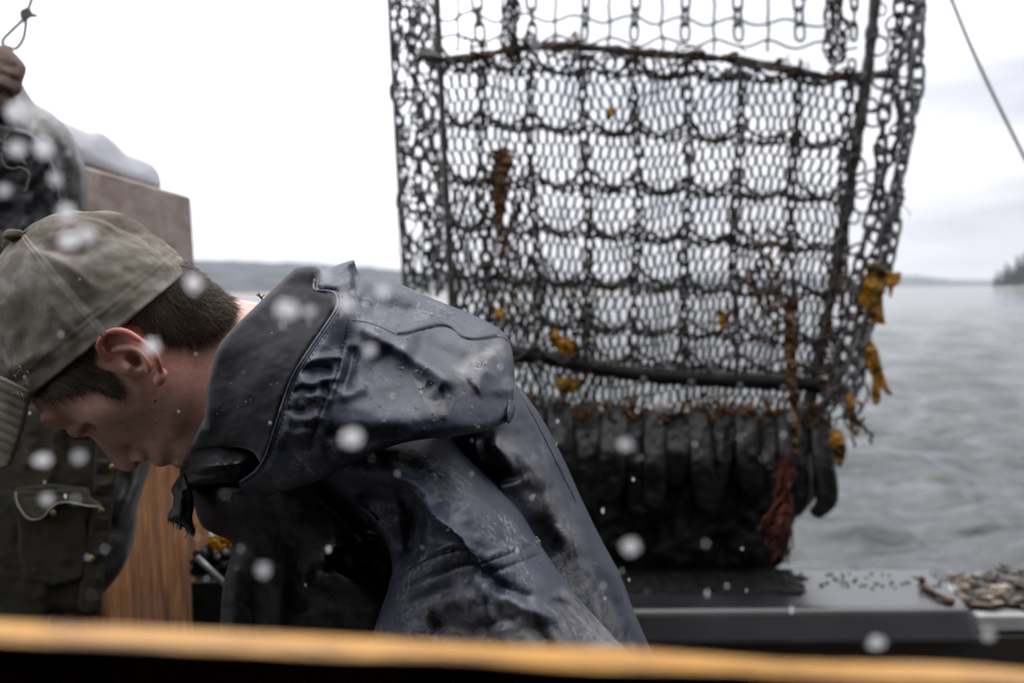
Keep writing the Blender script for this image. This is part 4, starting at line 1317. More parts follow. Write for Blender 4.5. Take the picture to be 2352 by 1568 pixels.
hood_o = [(725, 642), (742, 622), (775, 608), (810, 597), (815, 603), (826, 630), (870, 640), (930, 657), (1000, 688), (1070, 716), (1130, 744), (1166, 774), (1178, 815), (1182, 865), (1178, 925), (1172, 962), (1150, 975), (1118, 989), (1060, 999), (1000, 1006), (930, 1016), (850, 1044), (760, 1090), (660, 1128), (580, 1134), (548, 1112), (585, 1085), (612, 1045), (630, 990), (650, 930), (672, 870), (693, 832), (722, 788), (750, 744), (775, 702), (768, 674), (728, 666)]
hood_st = [('r', [(806, 734), (883, 777), (961, 824), (1040, 876), (1080, 890)], .012, 20), ('r', [(806, 744), (883, 790), (961, 840), (1040, 890), (1080, 900)], .012, 52), ('r', [(860, 800), (930, 850), (1000, 900)], -.008, 40), ('r', [(1078, 888), (1100, 870), (1120, 840)], .010, 24), ('r', [(930, 795), (1020, 820), (1090, 850)], -.014, 34),
           ('s', [(809, 735), (864, 746), (918, 768), (961, 757), (1020, 749), (1063, 764), (1078, 778), (1117, 777), (1156, 776), (1176, 792)], .0012, 10),
           ('r', [(911, 747), (961, 737), (1000, 733), (1031, 737), (1063, 761), (1098, 766), (1129, 753), (1160, 762)], .0022, 9), ('r', [(905, 755), (961, 746), (1000, 742), (1040, 748), (1066, 771), (1100, 773)], -.0006, 6),
           ('r', [(690, 838), (740, 822), (800, 818)], .0045, 9), ('r', [(684, 858), (720, 846), (770, 850)], -.006, 11), ('r', [(676, 876), (712, 884), (760, 868), (800, 876)], .0045, 10), ('r', [(668, 905), (700, 892), (728, 902)], -.0045, 9), ('r', [(690, 918), (730, 908), (770, 922)], .005, 14), ('r', [(655, 936), (690, 944), (712, 936)], -.004, 8), ('r', [(735, 872), (748, 900), (740, 930)], -.004, 9), ('r', [(650, 958), (700, 966), (750, 950)], .0045, 12), ('r', [(642, 985), (680, 1000), (712, 985)], .005, 14), ('r', [(640, 1010), (680, 1030), (740, 1020)], -.006, 18),
           ('c', [(801, 732), (792, 780), (784, 818), (766, 876), (743, 923), (722, 990), (706, 1040)], -.0042, 6), ('r', [(790, 800), (782, 860), (752, 910)], .006, 13), ('r', [(812, 790), (800, 850), (780, 900)], -.009, 16),
           ('r', [(770, 900), (800, 905), (850, 880)], .005, 16), ('r', [(735, 660), (790, 650), (822, 640)], .006, 16), ('r', [(762, 690), (800, 700), (850, 690)], -.007, 18), ('r', [(800, 600), (818, 640), (815, 680)], -.006, 8), ('c', [(815, 625), (812, 650), (808, 672)], -.004, 5),
           ('r', [(750, 960), (850, 970), (980, 960), (1090, 940)], .008, 44), ('r', [(780, 1040), (850, 1010), (950, 995)], -.006, 18), ('r', [(745, 985), (780, 1000), (820, 1010)], -.008, 16),
           ('r', [(1110, 800), (1150, 850), (1160, 920)], .010, 34), ('r', [(870, 660), (960, 690), (1060, 730)], .004, 22), ('r', [(830, 700), (900, 712), (960, 722)], -.004, 16), ('r', [(1165, 925), (1172, 945), (1165, 968)], .004, 6)]
pillow('hood', hood_o, [(742, 622, .855), (810, 597, .87), (826, 630, .87), (930, 657, .88), (1070, 716, .89), (1166, 774, .87), (1182, 865, .835), (1172, 962, .79), (1060, 999, .742), (930, 1016, .733), (760, 1090, .758), (660, 1128, .785), (600, 1130, .80), (585, 1085, .785), (630, 990, .754), (693, 832, .750), (750, 744, .772), (775, 702, .79), (768, 674, .82), (725, 650, .845), (860, 720, .83), (960, 760, .825), (1080, 800, .82), (880, 860, .768), (1000, 920, .757), (1110, 900, .775), (760, 900, .748), (720, 1000, .740), (820, 980, .740), (800, 780, .785)],
       M['jacket'], per, 26, 0.012, 0.045, hood_st, [(.0030, 120, 21), (.0005, 30, 22)], 4.2, 3, wet=[[(944, 852), (962, 862), (1000, 878), (1018, 886), (1021, 925), (1027, 962), (1012, 964), (998, 950), (984, 930), (962, 895)], [(895, 905), (905, 902), (908, 912), (900, 918)], [(921, 792), (930, 788), (934, 794), (925, 799)], [(1090, 838), (1110, 830), (1122, 832), (1112, 842), (1096, 848)]], salt=[([(1035, 905), (1075, 892), (1100, 872)], 16), ([(1060, 850), (1110, 815), (1150, 800)], 34)])
# taped seams, stitches and water beads lie on the cloth as pieces of their own
b = MB()
tape(b, 'hood', [(912, 762), (935, 757), (961, 750), (1000, 742), (1025, 742), (1047, 751), (1066, 768), (1090, 773), (1115, 770), (1140, 764), (1158, 769), (1172, 782)], [5, 9, 10, 8.5, 8, 9, 9, 8, 8, 10, 9, 5])
b.build('hood_seam_tape', M['jacket'], per)
b = MB()
cord(b, 'hood', [(809, 736), (840, 740), (866, 748), (892, 760), (918, 770), (940, 767), (961, 759), (1000, 751), (1025, 750), (1047, 760), (1066, 777), (1090, 781), (1117, 778), (1150, 774), (1172, 788)], .00055, -.0002)
cord(b, 'hood', [(826, 634), (822, 650), (818, 668), (814, 684)], .0005, -.0002)
b.build('hood_seam_line', M['jacket_dark'], per)
b = MB()
for pts in ([(801, 732), (792, 780), (784, 818), (766, 876), (743, 923), (722, 990), (706, 1040)],):
    ln = resample(smoothline(pts, 6), 4.5)
    for i in range(0, len(ln) - 1, 2):
        cord(b, 'hood', [ln[i], ln[i + 1]], .0005, .0003, 2)
b.build('hood_stitching', M['jacket_dark'], per)
b = MB()
tape(b, 'jacket_sleeve', [(922, 1340), (945, 1322), (970, 1308), (1020, 1288), (1067, 1278), (1102, 1292)], [15, 17, 17, 17, 15, 6], .0012)
tape(b, 'jacket_sleeve', [(1108, 1306), (1140, 1295), (1180, 1282), (1215, 1268), (1250, 1254)], [10, 12, 13, 13, 12], .0012)
b.build('sleeve_seam_tape', M['jacket'], per)
b = MB()
cord(b, 'jacket_sleeve', [(936, 1310), (965, 1292), (995, 1277), (1048, 1262), (1084, 1268), (1102, 1290)], .0008, .0006)
b.build('sleeve_seam_line', M['jacket_dark'], per)
b = MB()
cord(b, 'jacket_back', [(1196, 905), (1240, 985), (1280, 1065), (1322, 1150)], .0006, .0)
b.build('back_seam', M['jacket'], per)
b = MB()
g = random.Random(77)
for fr, n_, box_ in (('hood', 46, (840, 700, 1170, 990)), ('jacket_sleeve', 60, (980, 1080, 1420, 1490)), ('jacket_back', 40, (1150, 1000, 1460, 1450)), ('hood', 8, (1085, 825, 1125, 850)), ('jacket_sleeve', 14, (1190, 1230, 1250, 1262))):
    for i in range(n_):
        x, y = g.uniform(box_[0], box_[2]), g.uniform(box_[1], box_[3])
        d_ = drape(fr, x, y, .0002)
        if d_ is None: continue
        r_ = g.choice((.0006, .0008, .0010, .0013, .0018)) * g.uniform(.7, 1.1)
        k_ = MB(); c_ = P(x, y, d_)
        b.lump(c_, r_ * g.uniform(1, 1.9), r_ * .7, r_ * g.uniform(.8, 1.2), i, .35, 7)
o = b.build('water_beads', M['bead'], per); o['kind'] = 'stuff'
# stitched binding along the rim of the hood
rim = [(724, 642, .842), (722, 655, .838), (726, 666, .826), (768, 673, .812), (776, 702, .784), (752, 744, .766), (722, 788, .755), (693, 832, .745), (672, 870, .744), (650, 930, .744), (631, 990, .745), (613, 1044, .752), (588, 1082, .766), (552, 1108, .776)]
rl = resample(smoothline(rim, 8), 6)
b = MB()
b.tube(PA(rl - np.array([1, 0, .003])), .0013, 8)
b.tube(PA(rl + np.array([6, 0, -.0035])), .0009, 8)
b.build('hood_binding', M['jacket'], per)
b = MB()
for off in (11,):
    for i in range(2, len(rl) - 2, 2):
        t_ = rl[i + 1, :2] - rl[i - 1, :2]; t_ = t_ / (np.linalg.norm(t_) + 1e-9)
        n_ = np.array([-t_[1], t_[0]]) * -1
        c_ = rl[i, :2] + n_ * (-off if n_[0] < 0 else off)
        q = np.array([[*(c_ - t_ * 2.6), rl[i, 2] - .004], [*(c_ + t_ * 2.6), rl[i, 2] - .004]])
        b.tube(PA(q), .0005, 4)
b.build('rim_stitching', M['jacket_dark'], per)
# small snap tab at the back edge of the hood
pillow('hood_tab', [(1168, 918), (1178, 922), (1184, 935), (1178, 958), (1170, 972), (1164, 965)], [(1168, 920, .80), (1184, 935, .81), (1170, 970, .785), (1173, 945, .79)], M['jacket'], per, 6, .003, .006, (), None, 3)

# ================================================================== SECOND PERSON, standing behind on the left, head cut by the picture edge
D2P = 1.40
pr2 = empty('person', (P(60, 784, D2P).x, P(60, 784, D2P).y, ZD), 'person in dark jacket and olive shirt standing behind the capped one, head out of frame', 'person')
def build_p2():
    s = SDF((-620, -320, -420), (420, 2700, 380), 16)
    s.cap((-20, 420, -60), (40, 1250, -50), 120, 150, 60)
    s.cap((-190, 430, -60), (-180, 1250, -50), 120, 150, 60)
    s.cap((-110, 150, -30), (-100, 400, -50), 80, 120, 60)
    s.ell((-140, 10, 0), (120, 165, 115), 40)                   # head
    s.ell((-140, 90, 60), (80, 90, 70), 30)
    s.cap((-150, 30, 110), (-150, 70, 150), 18, 26, 14)         # nose
    s.ell((-262, 20, -10), (16, 44, 26), 8); s.ell((-18, 20, -10), (16, 44, 26), 8)   # ears
    s.cap((-330, 470, -60), (-400, 900, -40), 80, 62, 60)
    s.cap((-400, 900, -40), (-330, 1250, 100), 60, 46, 40)
    s.cap((-10, 480, -60), (20, 900, -40), 80, 62, 60)
    s.cap((-30, 1250, -40), (-20, 2600, -30), 120, 70, 60)
    s.cap((-190, 1250, -40), (-210, 2600, -30), 120, 70, 60)
    return s.mesh()
v2, f2 = build_p2()
b2 = px_mesh('body', v2, f2, D2P + .05, M['skin'], pr2)
vcol(b2, 'flush', np.zeros(len(v2))); vcol(b2, 'stubble', np.zeros(len(v2)))
k = MB(); c_ = P(-140, -30, D2P + .05); k.lump((c_.x, c_.y, c_.z + .02), .082, .092, .095, 3, .12, 14); k.build('hair', M['hair'], pr2)
legs(pr2, (P(-105, 1300, D2P + .06)), P(-105, 1900, D2P + .02), (P(-105, 1900, D2P + .1).x, P(-105, 1900, D2P + .1).y, ZD + .02), 0.10, 'trousers', M['trouser'], (.12, .09, .07))
jk_o = [(-420, 330), (-200, 250), (-40, 215), (40, 190), (62, 212), (80, 236), (118, 258), (152, 292), (178, 332), (196, 388), (203, 448), (202, 520), (215, 600), (250, 720), (300, 850), (345, 960), (352, 1040), (338, 1092), (316, 1160), (312, 1216), (290, 1290), (240, 1358), (172, 1396), (118, 1402), (112, 1500), (90, 1640), (-420, 1640)]
pillow('jacket', jk_o, [(-420, 400, 1.40), (40, 200, 1.42), (118, 258, 1.42), (203, 448, 1.43), (250, 720, 1.44), (352, 1040, 1.40), (312, 1216, 1.38), (172, 1396, 1.37), (-100, 500, 1.33), (80, 420, 1.35), (60, 800, 1.34), (200, 1000, 1.345), (250, 1150, 1.335), (0, 1200, 1.34), (-300, 1400, 1.36)],
       M['jacket_far'], pr2, 60, .05, .10, [('r', [(330, 1060), (300, 1150), (250, 1240), (215, 1310)], .010, 14), ('r', [(300, 1060), (270, 1150), (235, 1240)], -.014, 18), ('r', [(110, 240), (160, 310), (186, 400), (190, 520)], .012, 26), ('r', [(60, 250), (110, 310), (140, 400), (150, 520)], -.010, 22)], [(.004, 60, 31), (.0015, 24, 32)], 7)
# rolled opening of his lowered hood: a broad wet band round a dark hollow
pillow('hood', [(-120, 300), (-20, 285), (60, 300), (105, 345), (128, 400), (140, 470), (150, 560), (120, 620), (0, 640), (-120, 620)], [(-60, 400, 1.315), (100, 360, 1.318), (140, 500, 1.318), (0, 600, 1.31), (40, 450, 1.325)], M['jacket_dark'], pr2, 14, .010, .02,
       [('r', [(20, 420), (60, 470), (40, 560)], .006, 16), ('r', [(-20, 520), (40, 590), (90, 570)], .006, 12), ('r', [(70, 420), (100, 480), (110, 560)], -.006, 14)], [(.005, 40, 33)], 6)
pillow('collar', [(-160, 120), (0, 105), (22, 112), (40, 128), (58, 150), (60, 166), (52, 190), (50, 208), (36, 226), (38, 244), (28, 260), (0, 262), (-160, 290)], [(-160, 200, 1.34), (0, 110, 1.36), (60, 160, 1.37), (36, 250, 1.35), (0, 180, 1.325)], M['corduroy'], pr2, 18, .02, .04,
       [('r', [(-60, 165), (0, 172), (52, 190)], -.006, 7), ('r', [(-60, 205), (0, 215), (40, 226)], -.006, 7), ('r', [(-60, 190), (0, 195), (44, 206)], .004, 7), ('r', [(-60, 240), (0, 236), (36, 245)], .004, 7)], [(.004, 24, 35)], 5)
b = MB()
for pts in ([(18, 308), (10, 322), (14, 332)], [(0, 322), (12, 330), (8, 342), (18, 348)], [(6, 340), (22, 342), (40, 348), (54, 362)], [(10, 346), (30, 352), (50, 366), (60, 380)], [(46, 384), (62, 392), (68, 404), (64, 420), (60, 436), (54, 438)], [(2, 352), (10, 380), (30, 388), (46, 384)]):
    b.tube(PA([(x, y, 1.295) for x, y in resample(smoothline(pts, 5), 4)]), .0011, 5)
b.build('frayed_cord', M['olive_pale'], pr2)
# shirt front with placket, pocket flap and buttons
pillow('shirt', [(-420, 960), (60, 930), (160, 930), (270, 940), (272, 1060), (262, 1130), (250, 1220), (238, 1300), (226, 1400), (170, 1405), (110, 1420), (90, 1600), (-420, 1600)], [(-400, 1000, 1.36), (100, 950, 1.30), (270, 960, 1.30), (262, 1130, 1.298), (226, 1400, 1.295), (50, 1200, 1.285), (-100, 1300, 1.30), (90, 1560, 1.30)],
       M['olive'], pr2, 24, .014, .02, [('r', [(130, 960), (120, 1060), (110, 1130)], .008, 12), ('r', [(150, 960), (152, 1080)], -.006, 8), ('r', [(30, 1200), (90, 1260), (140, 1330)], -.007, 20), ('r', [(60, 1290), (100, 1340), (90, 1390)], .008, 20), ('r', [(150, 1230), (180, 1260), (170, 1330)], .006, 12), ('r', [(70, 1000), (60, 1080)], .005, 14)], [(.003, 50, 36)], 6)
pillow('placket', [(226, 1010), (276, 1010), (272, 1070), (262, 1130), (252, 1220), (240, 1310), (228, 1398), (182, 1398), (190, 1300), (200, 1220), (212, 1130)], [(250, 1010, 1.287), (270, 1100, 1.286), (205, 1398, 1.284), (230, 1200, 1.283)], M['olive'], pr2, 6, .003, .008,
       [('r', [(215, y), (240, y + 3), (262, y)], a, 7) for y, a in ((1060, .003), (1085, -.004), (1110, .003), (1135, -.003), (1190, .003), (1215, -.003), (1270, .003), (1292, -.003), (1325, .003), (1350, -.003), (1375, .003))], [(.001, 16, 37)], 4)
pillow('pocket', [(30, 1120), (205, 1120), (198, 1200), (190, 1330), (60, 1330), (40, 1200)], [(30, 1120, 1.279), (205, 1120, 1.279), (190, 1330, 1.281), (60, 1330, 1.281)], M['olive'], pr2, 5, .002, .005, [('r', [(100, 1190), (140, 1250), (150, 1310)], .004, 14)], [(.001, 20, 40)], 6, 2)
pk = pillow('pocket_flap', [(36, 1128), (100, 1126), (196, 1120), (208, 1140), (232, 1156), (230, 1164), (200, 1160), (160, 1152), (134, 1154), (116, 1166), (98, 1186), (78, 1192), (60, 1186), (44, 1164), (36, 1146)], [(36, 1128, 1.274), (196, 1124, 1.274), (232, 1160, 1.262), (78, 1192, 1.262), (134, 1154, 1.270)], M['olive'], pr2, 5, .002, .005, [('c', [(44, 1140), (120, 1138), (200, 1132)], -.002, 4)], [(.001, 20, 41)], 3.5, 3)
b = MB()
b.tube(PA([(x, y, z) for x, y, z in smoothline([(36, 1130, 1.273), (38, 1150, 1.268), (46, 1168, 1.263), (62, 1188, 1.260), (78, 1193, 1.260), (98, 1187, 1.260), (116, 1167, 1.264), (134, 1155, 1.268), (160, 1153, 1.267), (200, 1161, 1.263), (231, 1163, 1.259)], 5)]), .0014, 6)
b.build('flap_piping', M['olive_pale'], pk)
for x, y, d in ((258, 1072, 1.277), (232, 1172, 1.277), (210, 1282, 1.276), (122, 1178, 1.268)):
    b = MB(); c_ = P(x, y, d); b.lump(c_, .0042, .0022, .0042, x, .05, 10); b.build('button', M['button'], pr2)

# ================================================================== THE DREDGE: chain and twine bag on a steel frame
DD = 2.46
dr = empty('scallop_dredge', P(1480, 1300, DD), 'tall steel framed chain and twine dredge hanging wet above the rail, weed caught in it', 'dredge')
g = np.random.default_rng(21)
def wob(p, amp, sc, seed):
    p = np.array(p, float)
    for i in range(len(p)):
        q = Vector((p[i, 0] / sc, p[i, 1] / sc, seed))
        p[i, 0] += amp * noise.noise(q); p[i, 1] += amp * .6 * noise.noise(q + Vector((9, 4, 2)))
    return p
lbar = lambda y: 1003 + 0.050 * y
rbar = lambda y: 2012 - 0.115 * y - 0.000055 * y * y
lout = lambda y: 893 + 0.055 * y
rout = lambda y: 2116 - 0.06 * y - 0.00013 * y * y
def bar(name, pts, r, m=None, n=10, seed=0, rough=.12):
    p = resample(smoothline(pts, 6), 14)
    k = MB()
    rr = [r * (1 + rough * noise.noise(Vector((i * .35, seed, 0))) + rough * .7 * noise.noise(Vector((i * 1.1, seed, 5)))) for i in range(len(p))]
    k.tube(PA(p), rr, n)
    return k.build(name, m or M['steel'], dr)
bar('frame_bar', [(lbar(y), y, DD + .05) for y in (-420, 100, 300, 500, 700, 960)], .0095, seed=1, rough=.3)
bar('frame_bar', [(rbar(y), y, DD + .0) for y in (-420, 100, 300, 500, 700, 900, 1010)], .0145, seed=2, rough=.45)
bar('frame_bar', [(lout(y), y, DD + .20) for y in (-420, 200, 400, 640, 820)], .006, seed=3)
bar('cross_bar', [(960, 128, DD), (1060, 136, DD), (1250, 106, DD), (1500, 124, DD), (1700, 140, DD), (1900, 176, DD), (2060, 168, DD)], .0115, seed=4, rough=.75)
bar('lower_bar', [(1150, 808, DD - .01), (1260, 822, DD - .01), (1400, 850, DD - .01), (1560, 866, DD - .01), (1750, 876, DD - .01), (1880, 884, DD - .01), (1965, 905, DD - .01)], .0205, M['flap'], 12, 5, .2)
for x, y in ((1240, 838), (1405, 874), (1478, 872), (1588, 878), (1700, 886), (1800, 892), (1890, 906)):
    k = MB(); k.lump(P(x, y, DD - .036), .009, .006, .009, x, .1, 10); k.build('bolt', M['chain'], dr)

def net(name, x0f, x1f, y0f, y1f, n, d, r, half, amp, seed, sag=0.0):
    k = MB()
    for i in range(n):
        u = (i + .5) / n
        ya, yb = y0f(u), y1f(u)
        ys = np.arange(ya, yb, 5.0)
        px, drift = [], 0
        xs = x0f(ys) + (x1f(ys) - x0f(ys)) * u
        sp = (x1f(ys) - x0f(ys)) / n
        ph = (ys + 14 * math.sin(u * 9 + seed) + 26 * u) / half * math.pi
        c = np.cos(ph)
        xs = xs + (-1) ** i * amp * sp * np.sign(c) * np.abs(c) ** .75
        p = np.stack([xs, ys, np.full(len(ys), d)], 1)
        for j in range(len(p)):
            q = Vector((p[j, 0] / 95, p[j, 1] / 95, seed))
            p[j, 0] += 15 * noise.noise(q) + 3.6 * noise.noise(q * 4.2)
            p[j, 1] += 11 * noise.noise(q + Vector((4, 8, 1)))
            p[j, 2] += .03 * noise.noise(q * .5 + Vector((1, 2, 3))) - sag * math.sin(math.pi * u)
        rr = r * (1 + .55 * np.abs(c) ** 6 + .3 * g.normal(0, .4, len(c)).clip(-.6, .9)) * (1 + .35 * noise.noise(Vector((i * .37, seed, 1))))
        k.tube(PA(p), rr, 5, False)
    return k.build(name, M['net'], dr)
net('netting', lambda y: lbar(y) + 4, lambda y: rbar(y) - 6, lambda u: 136 - 26 * math.sin(math.pi * u * 1.4) + 40 * u, lambda u: 948 + 14 * math.sin(u * 40), 98, DD, .0030, 29.0, .47, 1.0, .02)
net('back_netting', lambda y: lbar(y) + 10, lambda y: lbar(y) + 330, lambda u: 420 + 260 * u, lambda u: 960, 26, DD + .16, .0028, 33.0, .45, 2.6, .02)
net('side_netting', lambda y: lout(y) + 6, lambda y: lbar(y) + 0, lambda u: -60, lambda u: 700 - 30 * u, 7, DD + .13, .0030, 34.0, .44, 4.0)

def chain(name, pts, L, Wd, r, m=None, jit=.25):
    p3 = PA(resample(smoothline(pts, 8), 3))
    s = np.concatenate([[0], np.cumsum(np.linalg.norm(np.diff(p3, axis=0), axis=1))])
    k = MB()
    pit = L - 2 * r * 1.15
    n = int(s[-1] / pit)
    view = np.array([0, -1, 0.05])
    for i in range(n):
        q = [np.array([np.interp((i + t) * pit, s, p3[:, a]) for a in range(3)]) for t in (0.05, .5, .95)]
        up = q[2] - q[0]
        up = up / (np.linalg.norm(up) + 1e-9)
        sd_ = np.cross(view, up)
        a = (0 if i % 2 == 0 else math.pi / 2) + g.normal(0, jit) + .35
        ax = view * math.cos(a) + sd_ * math.sin(a)
        k.ring(q[1], ax, up, L, Wd, r)
    return k.build(name, m or M['chain'], dr)
VX = [1095, 1215, 1340, 1460, 1580, 1700, 1836, 1958]
for i, x in enumerate(VX):
    f = lambda y: x + (y / 850) * (1500 - x) * .07 + 6 * math.sin(y / 90 + i)
    chain('chain', [(f(y), y, DD - .02) for y in range(-420, 150, 30)], .046, .024, .0042)
    chain('chain', [(f(y), y, DD - .022) for y in range(140, 880, 40)], .042, .019, .0038, M['steel'], .5)
# swagged chains: rows that rise to a peak at every vertical chain
def swag(y0, tilt, d, r, seed):
    pts = []
    xs = [lbar(y0) + 4] + [x + (y0 / 850) * (1500 - x) * .07 for x in VX] + [rbar(y0) + 2]
    for a, c in zip(xs[:-1], xs[1:]):
        pk = 36 + 12 * noise.noise(Vector((a / 50, y0 / 30, seed)))
        for t in np.linspace(0, 1, 7)[:-1]:
            h = (abs(2 * t - 1)) ** 1.35 * pk
            x = a + (c - a) * t
            pts.append((x, y0 + tilt * (x - 1003) / 1000 + 16 - h + 9 * noise.noise(Vector((x / 40, y0, 2))) + 16 * noise.noise(Vector((x / 130, y0, 7))), d + .02 * noise.noise(Vector((x / 60, y0, 4)))))
    p = PA(resample(smoothline(pts, 5), 5))
    k = MB()
    k.tube(p, [r * (1 + .35 * noise.noise(Vector((i * .4, y0, 0)))) for i in range(len(p))], 7)
    return k.build('swag_bar', M['steel'], dr)
for i, (y0, tl) in enumerate(((268, 55), (400, 45), (505, 55), (622, 45), (716, 60), (800, 40), (140, 36))):
    swag(y0, tl, DD - .03, .0046, i)
    ln = [(lbar(y0) + 4 + t * (rbar(y0) - lbar(y0)), y0 + tl * t + 14 * abs(math.sin(t * 27)) + 6, DD + .012) for t in np.linspace(0, 1, 60)]
    chain('chain', ln, .028, .015, .0034, M['steel'], .6)
# open top: thin wires across between the long links
for y0, s_ in ((38, 1), (-30, 2), (88, 3), (-110, 4), (-190, 5), (-280, 6)):
    k = MB()
    pts = [(1010 + t * 960, y0 + 18 * t + 9 * math.sin(t * 50 + s_) + 8 * noise.noise(Vector((t * 20, s_, 0))), DD - .005) for t in np.linspace(0, 1, 70)]
    k.tube(PA(pts), .0036, 5); k.build('cross_wire', M['steel'], dr)
for x in (1050, 1155, 1275, 1400, 1520, 1640, 1765, 1895):
    k = MB(); k.tube(PA(wob([(x, y, DD - .002) for y in range(-300, 130, 12)], 7, 40, x)), .0036, 5); k.build('upright_wire', M['net'], dr)
for x0, w_ in ((1165, 16), (1178, 10), (1905, 18), (1925, 14)):
    k = MB()
    for q in range(5):
        k.tube(PA(wob([(x0 + q * w_ / 5 + g.normal(0, 4), y, DD - .02) for y in range(-60, 150, 12)], 22, 36, x0 + q)), .0034, 5)
    k.build('tangled_twine', M['net'], dr)
# sides of the bag: chains and shackle rings
for i, (a, c, d) in enumerate(((0.10, -2, .18), (.42, 6, .14), (.78, 2, .10))):
    chain('chain', [(lout(y) + (lbar(y) - lout(y)) * a + c + 7 * math.sin(y / 45 + i * 2), y, DD + d) for y in range(-420, 680, 26)], .046, .024, .0044, None, .5)
for i, (a, d) in enumerate(((.52, -.06), (.94, -.12), (1.02, -.10))):
    chain('chain', [(rbar(y) + (rout(y) - rbar(y)) * a + 6 * math.sin(y / 55 + i * 2), y, DD + d) for y in range(-420, 980, 26)], .048, .026, .0048, None if i else M['steel'], .5)
chain('chain', [(rbar(y) + (rout(y) - rbar(y)) * .72 + 12 * math.sin(y / 38), y, DD - .09) for y in range(-420, 960, 20)], .038, .02, .0042, M['steel'], .6)
for i in range(78):
    k = MB()
    if i < 40:
        y = -60 + i * 18.5; t = g.uniform(.05, .95); x = lout(y) + (lbar(y) - lout(y)) * t; d = DD + .16 - .08 * t; sz = g.uniform(.018, .034)
    else:
        y = -60 + (i - 40) * 27.5; t = g.uniform(.0, .85); x = rbar(y) + (rout(y) - rbar(y)) * t; d = DD - .03 - .06 * t; sz = g.uniform(.024, .046)
    a = g.uniform(0, 6.28)
    k.ring(PA([(x, y, d)])[0], (g.normal(0, .5), -1, g.normal(0, .4)), (math.cos(a), 0.1, math.sin(a)), sz * g.uniform(1.0, 1.5), sz, g.uniform(.0028, .0044), 16, 6)
    k.build('ring', M['steel'] if i % 3 else M['chain'], dr)
for i in range(11):                                             # short pins that stick out of the right edge
    y = 40 + i * 82; x = rout(y)
    k = MB(); k.tube(PA([(x - 30, y - 4, DD - .1), (x + 4, y + 2, DD - .1), (x + 12 + g.uniform(-4, 8), y + 6, DD - .1)]), [.006, .006, .003], 6); k.build('shackle_pin', M['steel'], dr)
# loose twine and weed tangled over the netting
k = MB()
for i in range(330):
    zone = (i % 6) if i < 190 else 3
    if zone == 0: x, y = g.normal(1160, 26), g.uniform(300, 720)
    elif zone == 1: x, y = g.normal(1740, 24), g.uniform(500, 720)
    elif zone == 2: x, y = g.normal(1930, 26), g.uniform(560, 960)
    elif zone == 3: x, y = g.uniform(1180, 1900), g.normal(932, 16)
    else:
        x = g.uniform(1010, 1960); y = np.interp(x, [960, 1060, 1250, 1500, 1700, 1900, 2060], [128, 136, 106, 124, 140, 176, 168]) + g.normal(-4, 8)
    pts = [(x, y, DD - .03)]
    for j in range(6): pts.append((pts[-1][0] + g.normal(0, 9), pts[-1][1] + (g.uniform(4, 18) if zone < 4 else g.normal(0, 7)), DD - .03 + g.normal(0, .01)))
    k.tube(PA(smoothline(pts, 3)), .0032 * g.uniform(.5, 1.5), 4)
o = k.build('weed_tangle', M['kelp_dark'], dr); o['kind'] = 'stuff'
k = MB()
for i in range(46):
    y = g.uniform(220, 1080); x = rout(y) - 14 + g.uniform(-16, 6)
    pts = [(x, y, DD - .1)]
    for j in range(5): pts.append((pts[-1][0] + g.normal(4, 5), pts[-1][1] + g.uniform(2, 14), DD - .1))
    k.tube(PA(smoothline(pts, 3)), .0011, 4)
o = k.build('frayed_twine', M['net'], dr); o['kind'] = 'stuff'

# heavy closed foot of the bag and the row of rubber flaps
foot = pillow('bag_foot', [(1180, 905), (1300, 928), (1500, 950), (1700, 950), (1860, 960), (1905, 1010), (1900, 1090), (1868, 1150), (1828, 1190), (1812, 1250), (1772, 1306), (1560, 1316), (1400, 1312), (1300, 1250), (1200, 1080)], [(1180, 905, DD + .02), (1500, 950, DD + .0), (1900, 1000, DD), (1800, 1280, DD - .02), (1400, 1300, DD - .02), (1500, 1120, DD - .03), (1700, 1100, DD - .03)],
       M['dark'], dr, 60, .06, .20, [('r', [(x, 960), (x + 10, 1100), (x - 6, 1290)], s_, 26) for x, s_ in ((1400, .02), (1480, -.03), (1560, .02), (1640, -.03), (1720, .02), (1790, -.02))], [(.03, 60, 51), (.012, 22, 52)], 8)
fl = [(1225, 930, 1140, 74, -10), (1286, 922, 1120, 66, 14), (1348, 930, 1178, 70, 4), (1412, 936, 1156, 66, -12), (1462, 944, 1186, 66, 10), (1508, 938, 1172, 60, -6), (1560, 950, 1120, 64, -10), (1604, 940, 1176, 58, 18), (1672, 944, 1184, 66, -44), (1716, 940, 1140, 62, 10), (1764, 950, 1178, 56, -8), (1808, 944, 1130, 56, 12), (1846, 955, 1184, 48, -6), (1886, 958, 1188, 54, 14)]
